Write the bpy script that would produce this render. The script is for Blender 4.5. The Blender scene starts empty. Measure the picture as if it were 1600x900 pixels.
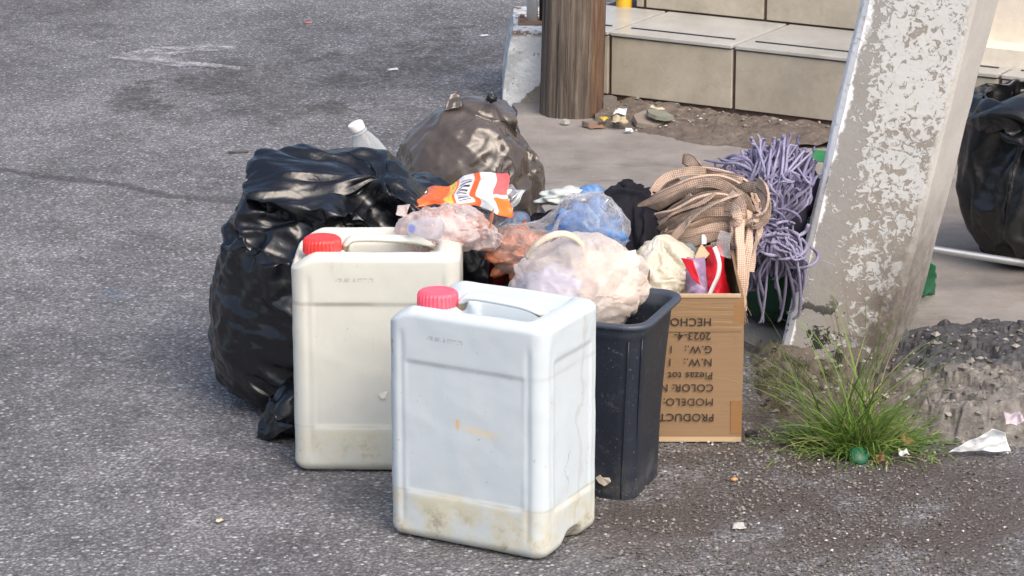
import bpy, bmesh, math, random, time
from mathutils import Vector, Matrix, noise

# ------------------------------------------------------------------ camera, world, sun, exposure
S = bpy.context.scene
COL = S.collection
CAM_H, TILT, FPX = 1.75, math.radians(16), 4700.0
cam = bpy.data.objects.new('camera', bpy.data.cameras.new('camera')); COL.objects.link(cam)
cam.location = (0, 0, CAM_H); cam.rotation_euler = (math.radians(90) - TILT, 0, 0)
cam.data.sensor_width = 36; cam.data.lens = 36 * FPX / 1600; cam.data.clip_end = 1000
S.camera = cam
SUN_EL, SUN_AZ = 48, 148            # azimuth clockwise from +Y: soft light from behind the camera, to the right
w = bpy.data.worlds.new('World'); S.world = w; w.use_nodes = True
_n = w.node_tree
sky = _n.nodes.new('ShaderNodeTexSky'); sky.sky_type = 'NISHITA'; sky.sun_disc = False
sky.sun_elevation = math.radians(SUN_EL); sky.sun_rotation = math.radians(SUN_AZ)
sky.air_density = 1.0; sky.dust_density = 6.0; sky.ozone_density = 1.0
_n.links.new(sky.outputs[0], _n.nodes['Background'].inputs[0])
_n.nodes['Background'].inputs[1].default_value = .15
sl = bpy.data.lights.new('sun', 'SUN'); sl.energy = .85; sl.angle = math.radians(45); sl.color = (1, .95, .89)
so = bpy.data.objects.new('sun', sl); COL.objects.link(so)
so.rotation_euler = (math.radians(90 - SUN_EL), 0, math.radians(180 - SUN_AZ))
S.view_settings.view_transform = 'Standard'; S.view_settings.look = 'None'
S.view_settings.exposure = 0.66; S.view_settings.gamma = 1
S.cycles.max_bounces = 8; S.cycles.transparent_max_bounces = 16; S.cycles.sample_clamp_indirect = 4

# ------------------------------------------------------------------ helpers
R = math.radians
rnd = random.Random(7)
def ray(px, py):
    u = (px - 800) / FPX; v = (450 - py) / FPX
    return Vector((u, math.cos(TILT) + v * math.sin(TILT), -math.sin(TILT) + v * math.cos(TILT)))
def P(px, py, z=0.0):               # point of the place seen at that pixel, at height z
    d = ray(px, py); return Vector((0, 0, CAM_H)) + d * ((z - CAM_H) / d.z)
def Q(px, py, dist):                # the same at horizontal distance dist
    d = ray(px, py); return Vector((0, 0, CAM_H)) + d * (dist / d.y)
def sstep(a, b, x):
    t = max(0., min(1., (x - a) / (b - a))); return t * t * (3 - 2 * t)
def nz(p, s=1.0, seed=0):
    return noise.noise(Vector(p) * s + Vector((seed * 13.7, seed * 5.1, seed * 3.3)))

class N:                            # small node-graph helper
    def __init__(s, name):
        s.m = bpy.data.materials.new(name); s.m.use_nodes = True; s.t = s.m.node_tree
        s.b = s.t.nodes['Principled BSDF']; s.out = s.t.nodes['Material Output']
        s.tc = s.t.nodes.new('ShaderNodeTexCoord')
    def L(s, a, b): s.t.links.new(a, b)
    def put(s, sock, v):
        if isinstance(v, bpy.types.NodeSocket): s.L(v, sock)
        elif isinstance(v, (tuple, list)) and len(v) == 3 and sock.type == 'RGBA': sock.default_value = (*v, 1)
        else: sock.default_value = v
    def map(s, sc=(1, 1, 1), src='Object', rot=(0, 0, 0), loc=(0, 0, 0)):
        n = s.t.nodes.new('ShaderNodeMapping'); s.L(s.tc.outputs[src], n.inputs[0])
        n.inputs['Scale'].default_value = sc; n.inputs['Rotation'].default_value = rot; n.inputs['Location'].default_value = loc
        return n.outputs[0]
    def noise(s, scale=5, detail=4, rough=.55, vec=None, dist=0, typ=None, col=False):
        n = s.t.nodes.new('ShaderNodeTexNoise')
        if typ: n.noise_type = typ
        s.L(vec if vec else s.tc.outputs['Object'], n.inputs['Vector'])
        n.inputs['Scale'].default_value = scale; n.inputs['Detail'].default_value = detail
        n.inputs['Roughness'].default_value = rough; n.inputs['Distortion'].default_value = dist
        return n.outputs['Color' if col else 'Fac']
    def vor(s, scale=5, feat='F1', out='Distance', vec=None, rand=1):
        n = s.t.nodes.new('ShaderNodeTexVoronoi'); n.feature = feat
        s.L(vec if vec else s.tc.outputs['Object'], n.inputs['Vector'])
        n.inputs['Scale'].default_value = scale; n.inputs['Randomness'].default_value = rand
        return n.outputs[out]
    def ramp(s, fac, *st, interp='LINEAR'):
        n = s.t.nodes.new('ShaderNodeValToRGB'); e = n.color_ramp; e.interpolation = interp
        while len(e.elements) < len(st): e.elements.new(.5)
        for el, (p, c) in zip(e.elements, st):
            el.position = p; el.color = (*c, 1) if isinstance(c, (tuple, list)) else (c, c, c, 1)
        s.L(fac, n.inputs[0]); return n.outputs[0]
    def mr(s, v, a, b, c=0., d=1., smooth=True):
        n = s.t.nodes.new('ShaderNodeMapRange'); n.interpolation_type = 'SMOOTHSTEP' if smooth else 'LINEAR'
        for i, x in enumerate((v, a, b, c, d)): s.put(n.inputs[i], x)
        return n.outputs[0]
    def mix(s, f, a, b, mode='MIX'):
        n = s.t.nodes.new('ShaderNodeMix'); n.data_type = 'RGBA'; n.blend_type = mode
        s.put(n.inputs[0], f); s.put(n.inputs[6], a); s.put(n.inputs[7], b); return n.outputs[2]
    def ma(s, op, a, b=0., c=0., clamp=False):
        n = s.t.nodes.new('ShaderNodeMath'); n.operation = op; n.use_clamp = clamp
        s.put(n.inputs[0], a); s.put(n.inputs[1], b); s.put(n.inputs[2], c); return n.outputs[0]
    def sep(s, src='Object'):
        n = s.t.nodes.new('ShaderNodeSeparateXYZ'); s.L(s.tc.outputs[src], n.inputs[0]); return n.outputs
    def oval(s, cx, cy, rx, ry, rot=0., inner=.4):   # soft oval patch at a place on the ground
        n = s.t.nodes.new('ShaderNodeMapping'); n.vector_type = 'TEXTURE'; s.L(s.tc.outputs['Object'], n.inputs[0])
        n.inputs['Location'].default_value = (cx, cy, 0); n.inputs['Rotation'].default_value = (0, 0, rot)
        n.inputs['Scale'].default_value = (rx, ry, 1e3)
        l = s.t.nodes.new('ShaderNodeVectorMath'); l.operation = 'LENGTH'; s.L(n.outputs[0], l.inputs[0])
        return s.mr(l.outputs['Value'], 1., inner, 0., 1.)
    def bump(s, h, strength=.3, dist=.01, chain=None):
        n = s.t.nodes.new('ShaderNodeBump'); s.put(n.inputs['Height'], h)
        n.inputs['Strength'].default_value = strength; n.inputs['Distance'].default_value = dist
        if chain: s.L(chain, n.inputs['Normal'])
        return n.outputs[0]
    def set(s, **k):
        names = dict(col='Base Color', rough='Roughness', normal='Normal', spec='Specular IOR Level', metal='Metallic',
                     trans='Transmission Weight', sub='Subsurface Weight', coat='Coat Weight', ior='IOR', alpha='Alpha')
        for a, v in k.items(): s.put(s.b.inputs[names[a]], v)
        return s

def mesh(name, v, f, m=None, parent=None, smooth=True, loc=None, rot=None):
    me = bpy.data.meshes.new(name); me.from_pydata([tuple(x) for x in v], [], f); me.update()
    if smooth:
        me.polygons.foreach_set('use_smooth', [True] * len(me.polygons))
    if m: me.materials.append(m)
    o = bpy.data.objects.new(name, me); COL.objects.link(o)
    if parent: o.parent = parent
    if loc is not None: o.location = loc
    if rot is not None: o.rotation_euler = rot
    return o
def empty(name, loc=(0, 0, 0), rz=0.):
    o = bpy.data.objects.new(name, None); COL.objects.link(o); o.location = loc; o.rotation_euler = (0, 0, rz)
    o.empty_display_size = .1; return o
def tag(o, label=None, cat=None, group=None, kind=None):
    if label: o['label'] = label
    if cat: o['category'] = cat
    if group: o['group'] = group
    if kind: o['kind'] = kind
    return o
def sharp(o, ang=35):
    o.data.set_sharp_from_angle(angle=R(ang)); return o
def box(x0, x1, y0, y1, z0, z1):
    v = [(x, y, z) for z in (z0, z1) for y in (y0, y1) for x in (x0, x1)]
    return v, [(0, 2, 3, 1), (4, 5, 7, 6), (0, 1, 5, 4), (2, 6, 7, 3), (0, 4, 6, 2), (1, 3, 7, 5)]
def bevel(o, w_=.002, seg=2):
    b = o.modifiers.new('bevel', 'BEVEL'); b.width = w_; b.segments = seg; b.limit_method = 'ANGLE'; return o
def tube(pts, r, n=8, cap=True, ry=None, first=None):
    v = []; f = []; pts = [Vector(p) for p in pts]; prev = first
    for i, p in enumerate(pts):
        t = (pts[min(i + 1, len(pts) - 1)] - pts[max(i - 1, 0)]).normalized()
        if prev is None: prev = t.orthogonal().normalized()
        a = (prev - t * prev.dot(t)).normalized(); b = t.cross(a); prev = a
        rr = r[i] if isinstance(r, (list, tuple)) else r
        for k in range(n):
            q = 2 * math.pi * k / n; v.append(p + a * (rr * math.cos(q)) + b * ((ry or rr) * math.sin(q)))
    for i in range(len(pts) - 1):
        for k in range(n):
            a, b = i * n + k, i * n + (k + 1) % n; f.append((a, b, b + n, a + n))
    if cap: f += [tuple(range(n))[::-1], tuple(range((len(pts) - 1) * n, len(pts) * n))]
    return v, f
def revolve(prof, n=32, cap=True):
    v = []; f = []
    for (r, z) in prof:
        for k in range(n):
            a = 2 * math.pi * k / n; v.append((r * math.cos(a), r * math.sin(a), z))
    for i in range(len(prof) - 1):
        for k in range(n):
            a, b = i * n + k, i * n + (k + 1) % n; f.append((a, b, b + n, a + n))
    if cap: f += [tuple(range(n))[::-1], tuple(range((len(prof) - 1) * n, len(prof) * n))]
    return v, f
def spline(pts, n=8):
    pts = [Vector(p) for p in pts]; out = []
    e = [pts[0] * 2 - pts[1]] + pts + [pts[-1] * 2 - pts[-2]]
    for i in range(1, len(e) - 2):
        a, b, c, d = e[i - 1:i + 3]
        for k in range(n):
            t = k / n
            out.append(.5 * ((2 * b) + (c - a) * t + (2 * a - 5 * b + 4 * c - d) * t * t + (3 * b - a - 3 * c + d) * t ** 3))
    out.append(pts[-1]); return out
def ribbon(pts, wd, wdir, th=.0015):          # a flat band of real thickness, with UVs along its length
    v = []; f = []; uv = []; L = 0
    for i, p in enumerate(pts):
        t = (pts[min(i + 1, len(pts) - 1)] - pts[max(i - 1, 0)]).normalized()
        d = wdir(i / (len(pts) - 1)) if callable(wdir) else wdir
        d = (d - t * d.dot(t)).normalized(); nn = t.cross(d)
        if i: L += (p - pts[i - 1]).length
        for s_, h in ((-.5, 1), (0, 1.6), (.5, 1), (.5, -1), (0, -.4), (-.5, -1)):
            v.append(p + d * (wd * s_) + nn * (th * h)); uv.append((L, wd * (s_ + .5)))
    for i in range(len(pts) - 1):
        for k in range(6):
            a, b = i * 6 + k, i * 6 + (k + 1) % 6; f.append((a, b, b + 6, a + 6))
    f += [tuple(range(6))[::-1], tuple(range((len(pts) - 1) * 6, len(pts) * 6))]
    return v, f, uv
def set_uv(o, uv):
    l = o.data.uv_layers.new(name='UVMap')
    for lp in o.data.loops: l.data[lp.index].uv = uv[lp.vertex_index]

# ------------------------------------------------------------------ materials of the setting
def ground_xy(px, py): p = P(px, py); return p.x, p.y
def make_asphalt():
    a = N('asphalt')
    chips = a.vor(150, out='Color'); cv = a.ma('ADD', a.ramp(chips, (0, 0.), (1, 1.)), 0.)
    cell = a.vor(150); cell2 = a.vor(330, out='Color'); fine = a.noise(420, 2, .7)
    tone = a.ramp(cv, (0, .06), (.3, .12), (.6, .20), (.84, .32), (.94, .62), (1., .95))
    tone2 = a.ramp(cell2, (0, .08), (.5, .2), (.9, .38), (1, .7))
    c = a.mix(.45, tone, tone2)
    c = a.mix(a.mr(cell, .25, .62, 0., .55), c, (.055, .052, .055))
    big = a.noise(1.3, 4, .6); med = a.noise(9, 5, .65)
    c = a.mix(1., c, a.ramp(big, (.3, .82), (.7, 1.16)), 'MULTIPLY')
    c = a.mix(1., c, a.ramp(med, (.3, .76), (.7, 1.22)), 'MULTIPLY')
    c = a.mix(1., c, a.ramp(a.noise(2.6, 7, .7), (.35, .84), (.65, 1.12)), 'MULTIPLY')
    sc3 = a.vor(64, out='Color'); sd3 = a.vor(64); c = a.mix(a.ma('MULTIPLY', a.mr(sc3, .55, .62), a.mr(sd3, .30, .20)), c, a.mix(a.noise(40, 2), (.26, .26, .27), (.48, .48, .48)))
    sc4 = a.vor(90, out='Color'); sd4 = a.vor(90); c = a.mix(a.ma('MULTIPLY', a.mr(sc4, .30, .26, 0., .8), a.mr(sd4, .38, .25)), c, (.05, .05, .052))
    c = a.mix(1., c, (1.10, 1.10, 1.15), 'MULTIPLY')
    # oil and damp stains on the road
    st = a.noise(6.5, 9, .75, vec=a.map((.7, .8, 1)))
    st_f = a.noise(34, 6, .75)
    for (px, py, rx, ry, lo, hi, k) in ((205, 158, .13, .38, .42, .56, .75), (250, 176, .12, .2, .42, .52, .7), (420, 130, .5, 1.15, .46, .62, .62),
                                   (640, 108, .45, .9, .44, .6, .6), (520, 168, .12, .3, .42, .54, .7), (700, 82, .28, .6, .42, .56, .7),
                                   (330, 130, .25, .4, .44, .58, .6), (60, 12, .7, 1., .42, .6, .55), (20, 100, .5, .5, .5, .7, .2)):
        x, y = ground_xy(px, py)
        m = a.mr(a.ma('ADD', st, a.ma('MULTIPLY', a.ma('SUBTRACT', a.oval(x, y, rx * 1.15, ry * 1.15, 0, 0.), .55), .26)), .50, .60, 0., min(1., k))
        m = a.ma('MULTIPLY', m, a.mr(st_f, .36, .60, .15, 1.))
        c = a.mix(m, c, (.045, .04, .036))
    # dirt trodden along the kerb, lower right
    dn = a.noise(6, 6, .7)
    for (px, py, rx, ry, k) in ((1380, 735, .40, .5, .95), (1180, 700, .36, .34, .95), (1070, 800, .36, .3, .75), (1480, 810, .6, .34, .75), (980, 790, .16, .16, .7), (1300, 860, .6, .3, .5)):
        x, y = ground_xy(px, py)
        m = a.ma('MULTIPLY', a.oval(x, y, rx, ry, 0, .3), a.mr(dn, .36, .56, 0., k))
        c = a.mix(m, c, a.mix(a.noise(60, 4, .7), (.035, .029, .026), (.12, .10, .088)))
    # thin tar crack
    x0, y0 = ground_xy(0, 262); x1, y1 = ground_xy(300, 305); s_ = a.sep()
    ln = a.ma('SUBTRACT', s_[1], a.ma('MULTIPLY_ADD', s_[0], (y1 - y0) / (x1 - x0), y0 - x0 * (y1 - y0) / (x1 - x0)))
    ln = a.ma('ABSOLUTE', a.ma('ADD', ln, a.ma('MULTIPLY', a.ma('SUBTRACT', a.noise(4, 4), .5), .22)))
    cm = a.ma('MULTIPLY', a.mr(ln, .035, .012, 0., .6), a.oval((x0 + x1) / 2, (y0 + y1) / 2, .62, .55, 0, .6))
    c = a.mix(cm, c, (.04, .038, .038))
    x, y = ground_xy(185, 462)
    c = a.mix(a.ma('MULTIPLY', a.oval(x, y, .06, .1, 0, .3), a.mr(a.noise(30, 3), .5, .6, 0., .5)), c, (.2, .3, .42))
    h = a.ma('ADD', a.ma('MULTIPLY', a.ma('SUBTRACT', 1., cell), .7), a.ma('ADD', a.ma('MULTIPLY', cv, .55), a.ma('MULTIPLY', fine, .2)))
    a.set(col=c, rough=a.ramp(cv, (0, .9), (1, .5)), normal=a.bump(h, .85, .006), spec=.45)
    return a.m
M_asphalt = make_asphalt()
def make_concrete():
    a = N('pavement concrete')
    c = a.ramp(a.noise(5, 8, .68), (.3, (.18, .16, .145)), (.55, (.27, .247, .228)), (.75, (.35, .325, .297)))
    c = a.mix(a.mr(a.noise(160, 3, .7), .56, .72, 0., .5), c, (.12, .11, .1))
    c = a.mix(a.mr(a.noise(2.2, 7, .72, vec=a.map((1, 2.2, 1))), .54, .68, 0., .7), c, (.13, .115, .1))
    c = a.mix(a.mr(a.vor(240, out='Color'), .9, 1., 0., .4), c, (.5, .48, .44))
    a.set(col=c, rough=.88, normal=a.bump(a.noise(220, 4, .7), .5, .003)); return a.m
M_conc = make_concrete()
def make_dirt():
    a = N('dirt')
    c = a.ramp(a.noise(26, 8, .72), (.3, (.10, .08, .066)), (.55, (.19, .155, .13)), (.8, (.30, .26, .225)))
    c = a.mix(a.mr(a.vor(190, out='Color'), .86, 1., 0., .7), c, (.3, .28, .25))
    a.set(col=c, rough=.95, normal=a.bump(a.noise(90, 6, .75), .9, .012)); return a.m
M_dirt = make_dirt()
def make_rubble():
    a = N('broken asphalt and concrete')
    s_ = a.sep('Object')
    dark = a.ramp(a.noise(55, 8, .75), (.32, (.03, .03, .034)), (.55, (.085, .086, .095)), (.8, (.22, .22, .23)))
    lite = a.ramp(a.noise(38, 8, .75), (.3, (.07, .062, .055)), (.5, (.21, .195, .178)), (.72, (.38, .36, .33)))
    k = a.ma('ADD', s_[1], a.ma('MULTIPLY', a.noise(7, 5, .7), .34))
    y0 = P(1500, 600).y
    c = a.mix(a.mr(k, y0 + .07, y0 + .15), lite, dark)
    left = a.ma('ADD', s_[0], a.ma('MULTIPLY', a.noise(9, 4), .2))
    c = a.mix(a.mr(left, P(1440, 600).x + .1, P(1380, 600).x + .06), c, a.mix(a.noise(40, 7, .75), (.05, .04, .032), (.24, .2, .17)))
    c = a.mix(a.mr(a.vor(130, out='Color'), .9, 1., 0., .8), c, (.42, .4, .37))
    a.set(col=c, rough=.9, normal=a.bump(a.noise(90, 8, .75), .8, .010)); return a.m
M_rubble = make_rubble()

# ------------------------------------------------------------------ ground sheets
road = mesh('road', [(-60, -6, 0), (60, -6, 0), (60, 160, 0), (-60, 160, 0)], [(0, 1, 2, 3)], M_asphalt)
tag(road, 'grey coarse asphalt road with pale stone chips and oil stains', kind='structure')
# pavement: a thin concrete slab with a ragged edge
edge = [P(1700, 588), P(1560, 556), P(1450, 552), P(1370, 575), P(1300, 560), P(1230, 556), P(1170, 545), P(1060, 500), P(940, 430), P(850, 340), P(822, 262), P(812, 215), P(803, 170), P(799, 150)]
edge = [p + Vector((.012 * nz(p, 18, 3), .02 * nz(p, 18, 4), 0)) for p in spline(edge, 8)]
far = [P(800, 120), Vector((9., 11., 0)), Vector((9., 5.2, 0))]
pv = [Vector((p.x, p.y, .012)) for p in edge + far]; n_ = len(pv)
slab = mesh('pavement', pv + [Vector((p.x, p.y, -.05)) for p in pv],
            [tuple(range(n_))[::-1]] + [(i, (i + 1) % n_, n_ + (i + 1) % n_, n_ + i) for i in range(n_)], M_conc, smooth=False)
bm = bmesh.new(); bm.from_mesh(slab.data); bmesh.ops.recalc_face_normals(bm, faces=bm.faces); bm.to_mesh(slab.data); bm.free()
tag(slab, 'worn beige concrete pavement behind the rubbish', kind='structure')

# faded white arrow on the road: two worn brush strokes and a broad head
def make_roadpaint():
    a = N('worn road paint')
    c = a.mix(a.noise(60, 4), (.42, .42, .45), (.62, .62, .66))
    al = a.mr(a.ma('ADD', a.ma('MULTIPLY', a.noise(14, 6, .7), .6), a.ma('MULTIPLY', a.noise(120, 3, .7), .4)), .44, .60, .04, .62)
    a.set(col=c, rough=.8, alpha=al); return a.m
M_rpaint = make_roadpaint()
arrow_px = [(170, 90), (205, 80), (240, 73), (300, 70), (368, 72), (366, 78), (312, 80), (288, 82), (262, 89), (300, 95), (376, 104), (374, 109), (300, 102), (284, 105), (235, 98)]
av = [P(x, y, .004) for x, y in arrow_px]
mk = mesh('road_marking', av, [tuple(range(len(av)))], M_rpaint, smooth=False)
bm = bmesh.new(); bm.from_mesh(mk.data); bmesh.ops.triangulate(bm, faces=bm.faces); bm.to_mesh(mk.data); bm.free()
tag(mk, 'faded white arrow painted on the grey road', kind='structure')

# ------------------------------------------------------------------ tiled steps
def make_tile(name, c1, c2, rough, z=0):
    a = N(name)
    oi = a.t.nodes.new('ShaderNodeObjectInfo')
    nn = a.noise(9, 7, .68); c = a.ramp(nn, (.3, c1), (.7, c2))
    c = a.mix(a.mr(a.noise(26, 6, .7, dist=1.2), .52, .7, 0., .35), c, (.30, .26, .19))
    c = a.mix(a.mr(a.noise(3, 6, .7), .5, .72, 0., .4), c, (.27, .26, .22))
    c = a.mix(1., c, a.ramp(oi.outputs['Random'], (0, .93), (1, 1.06)), 'MULTIPLY')
    a.set(col=c, rough=rough, normal=a.bump(a.noise(120, 4), .15, .002)); return a.m
M_tile = make_tile('cream riser tile', (.37, .335, .27), (.52, .48, .395), .5)
M_tread = make_tile('sky-greyed tread tile', (.38, .38, .365), (.49, .49, .47), .3)  # same tile as the risers, sky reflection put into its greyer colour
def plain(name, c, rough=.5, bump_=0, **k):
    a = N(name); cc = a.mix(a.noise(35, 5, .65), tuple(x * .78 for x in c), tuple(min(1, x * 1.18) for x in c))
    a.set(col=cc, rough=rough, **k)
    if bump_: a.set(normal=a.bump(a.noise(150, 4), bump_, .003))
    return a.m
M_grout = plain('brown grout', (.11, .075, .06), .95, .5)
M_strip = plain('dark rubber strip', (.025, .027, .03), .6)

sa, sb = P(948, 153, .02), P(1310, 197, .02)
su = (sb - sa); su.z = 0; su.normalize(); sv = Vector((-su.y, su.x, 0))
steps = empty('tiled_steps', sa, math.atan2(su.y, su.x))
tag(steps, 'cream tiled steps with dark anti-slip strips behind the wooden pole', 'steps')
def along(px, py, z):                # coordinates of a pixel at height z in the steps' frame
    p = P(px, py, z) - sa; return p.dot(su), p.dot(sv)
RH = .178; TD = .27
j0 = along(957, 152, .02)[0]; j1 = along(1139, 180, .02)[0]; TW = j1 - j0
TD = along(1007, 27, RH)[1]
xs = [along(818, 150, .02)[0], j0] + [j0 + TW * k for k in range(1, 6)]
mesh('step_core', *box(xs[0], xs[-1], .006, 3 * TD, -.05, RH - .006), M_grout, steps, smooth=False)
mesh('step_core', *box(along(1007, 27, RH)[0] - .024, xs[-1], TD + .006, 3.2 * TD, RH - .006, 2 * RH - .006), M_grout, steps, smooth=False)
G_ = .005
def tile(x0, x1, y0, y1, z0, z1, m):
    o = mesh('tile', *box(x0 + G_, x1 - G_, y0, y1, z0, z1), m, steps, smooth=False); bevel(o, .002, 2); return o
for i in range(len(xs) - 1):
    tile(xs[i], xs[i + 1], -.003, .008, .012, RH - .010, M_tile)
    tile(xs[i], xs[i + 1], -.009, TD - .002, RH - .006, RH + .004, M_tread)
    s0, s1 = xs[i] + .03, xs[i + 1] - .03
    if s1 > s0: mesh('anti_slip_strip', *box(s0, s1, .060, .068, RH + .002, RH + .0062), M_strip, steps, smooth=False)
x2 = along(1007, 27, RH)[0]
xs2 = [x2 - .030, x2] + [x2 + TW * k for k in range(1, 5)]
for i in range(len(xs2) - 1):
    tile(xs2[i], xs2[i + 1], TD - .001, TD + .010, RH + .008, 2 * RH - .01, M_tile)
    tile(xs2[i], xs2[i + 1], TD - .008, 2 * TD, 2 * RH - .006, 2 * RH + .004, M_tread)

# cream wall further right, behind the black bag
M_wall = plain('cream painted wall', (.72, .66, .56), .8, .2)
wl = mesh('low_wall', *box(0, 2.2, 0, .2, -.05, 1.2), M_wall, smooth=False, loc=P(1500, 205), rot=(0, 0, math.atan2(su.y, su.x)))
tag(wl, 'plain cream painted wall behind the right black bag', 'wall')
led = mesh('wall_ledge', *box(-.02, 2.2, -.09, 0, -.05, .245), M_wall, wl, smooth=False)

# whitewashed kerb block at the left end of the steps
def make_whitewash():
    a = N('peeling whitewash'); s_ = a.sep()
    c = a.mix(a.noise(14, 6, .7), (.62, .66, .68), (.8, .83, .84))
    c = a.mix(a.mr(a.noise(40, 4, .7), .62, .70, 0., .8), c, (.12, .08, .06))
    c = a.mix(a.ma('MULTIPLY', a.mr(a.noise(16, 6, .7), .48, .52), a.mr(s_[0], .0, -.05)), c, (.50, .53, .54))
    c = a.mix(a.ma('MULTIPLY', a.mr(a.noise(30, 6, .75), .50, .56, 0., .9), a.mr(s_[2], .185, .198)), c, (.16, .09, .06))
    under = a.mix(a.noise(30, 6, .7), (.16, .145, .12), (.34, .32, .27))
    k = a.ma('ADD', a.ma('SUBTRACT', s_[2], a.ma('MULTIPLY', s_[0], .95)), a.ma('MULTIPLY', a.noise(18, 5, .7), .05))
    c = a.mix(a.mr(k, .060, .052), c, under)
    a.set(col=c, rough=.8, normal=a.bump(a.noise(22, 7, .65), .8, .015)); return a.m
M_wash = make_whitewash()
wb = P(823, 165)
def block_ring(x0, x1, y0, y1, z, n=18):
    out = []
    for k in range(4 * n):
        s_, t = divmod(k, n); t /= n
        x, y = ((x0 + (x1 - x0) * t, y0), (x1, y0 + (y1 - y0) * t), (x1 - (x1 - x0) * t, y1), (x0, y1 - (y1 - y0) * t))[s_]
        q = Vector((x, y, z)); d = .006 * nz(q, 16, 2) + .003 * nz(q, 55, 5)
        out.append(q + Vector((x - (x0 + x1) / 2, y - (y0 + y1) / 2, 0)).normalized() * d)
    return out
v = []; f = []
NZ = 16
for i in range(NZ + 1):
    t = i / NZ; z = -.03 + (.235) * t
    v += block_ring(-.066 + .030 * t * t, .11, -.02 + .01 * t, .34, z)
m4 = 72
for i in range(NZ):
    for k in range(m4):
        a, b = i * m4 + k, i * m4 + (k + 1) % m4; f.append((a, b, b + m4, a + m4))
f.append(tuple(range(NZ * m4, (NZ + 1) * m4)))
blk = mesh('kerb_block', v, f, M_wash, loc=wb); sharp(blk, 60)
tag(blk, 'lumpy whitewashed masonry block with peeling paint at the end of the steps', 'block')
# white post on a base plate with bolts
M_wpaint = plain('white enamel', (.72, .76, .78), .4); M_rust = plain('rusty steel', (.20, .13, .09), .7, .4); M_blk = plain('black rod paint', (.02, .02, .022), .4)
pb = P(834, 34, .206)
post = empty('railing_post', pb); tag(post, 'white round railing post bolted onto the whitewashed block', 'post')
mesh('pole', *tube([(-.004, 0, .004), (-.004, 0, 1.3)], .0155, 20), M_wpaint, post)
mesh('rod', *tube([(.021, -.004, .004), (.021, -.004, 1.3)], .0065, 10), M_blk, post)
bevel(mesh('base_plate', *box(-.042, .042, -.05, .05, -.002, .005), M_rust, post, smooth=False), .001)
for sx in (-.031, .031):
    for sy in (-.036, .036):
        mesh('bolt', *revolve([(.007, .005), (.007, .011), (.004, .013)], 6), M_rust, post, smooth=False, loc=(sx, sy, 0))
# yellow post on the first tread
def make_yellow():
    a = N('chipped yellow paint'); c = a.mix(a.noise(30, 5), (.62, .36, .02), (.78, .5, .04))
    c = a.mix(a.mr(a.noise(45, 5, .7), .6, .68), c, (.25, .16, .06)); a.set(col=c, rough=.45); return a.m
yp = mesh('yellow_post', *revolve([(.025, 0), (.025, .004), (.0225, .006), (.0225, 1.3)], 28), make_yellow(), loc=P(975, 20, RH + .005))
sharp(yp); tag(yp, 'yellow painted metal post standing on the first cream step', 'post')

# ------------------------------------------------------------------ wooden pole
def make_wood():
    a = N('weathered pole wood'); s_ = a.sep()
    g = a.noise(95, 8, .78, vec=a.map((1, 1, .05)), dist=.25); g2 = a.noise(20, 5, .65, vec=a.map((1, 1, .05)))
    grey = a.ramp(g, (.3, (.035, .027, .022)), (.48, (.105, .085, .068)), (.72, (.24, .20, .165)))
    brn = a.ramp(g, (.3, (.03, .014, .008)), (.48, (.12, .062, .033)), (.75, (.30, .175, .095)))
    k = a.ma('ADD', s_[0], a.ma('MULTIPLY', a.ma('SUBTRACT', g2, .5), .16))
    c = a.mix(a.mr(k, .02, .07, 0., .8), grey, brn)
    c = a.mix(a.mr(a.noise(60, 5, .65, vec=a.map((1, 1, .03), loc=(3, 1, 0)), dist=.2), .58, .64, 0., .9), c, (.02, .015, .012))
    c = a.mix(a.mr(a.noise(9, 6, .7, vec=a.map((1, 1, .5))), .5, .7, 0., .35), c, (.07, .055, .045))
    a.set(col=c, rough=.85, normal=a.bump(g, .7, .006)); return a.m
v = []; f = []; n = 150; rows = 26
for i in range(rows):
    t = i / (rows - 1); z = -.05 + 1.35 * t
    for k in range(n):
        an = 2 * math.pi * k / n
        rr = .083 - .005 * t + .004 * nz((math.cos(an) * 1.2, math.sin(an) * 1.2, z * .6), 1.2, 1)
        gr = nz((math.cos(an) * 9, math.sin(an) * 9, z * .7), 1, 9)
        rr -= .006 * max(0, gr - .12) ** .5 if gr > .12 else 0
        rr += .0018 * nz((math.cos(an) * 26, math.sin(an) * 26, z * 1.4), 1, 4)
        v.append((rr * math.cos(an), rr * math.sin(an), z))
for i in range(rows - 1):
    for k in range(n):
        a, b = i * n + k, i * n + (k + 1) % n; f.append((a, b, b + n, a + n))
f.append(tuple(range((rows - 1) * n, rows * n)))
wp = mesh('wooden_pole', v, f, make_wood(), loc=P(893, 183, 0)); wp.rotation_euler = (0, R(1.2), 0)
tag(wp, 'weathered round wooden utility pole with deep vertical cracks before the steps', 'pole')

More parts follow.
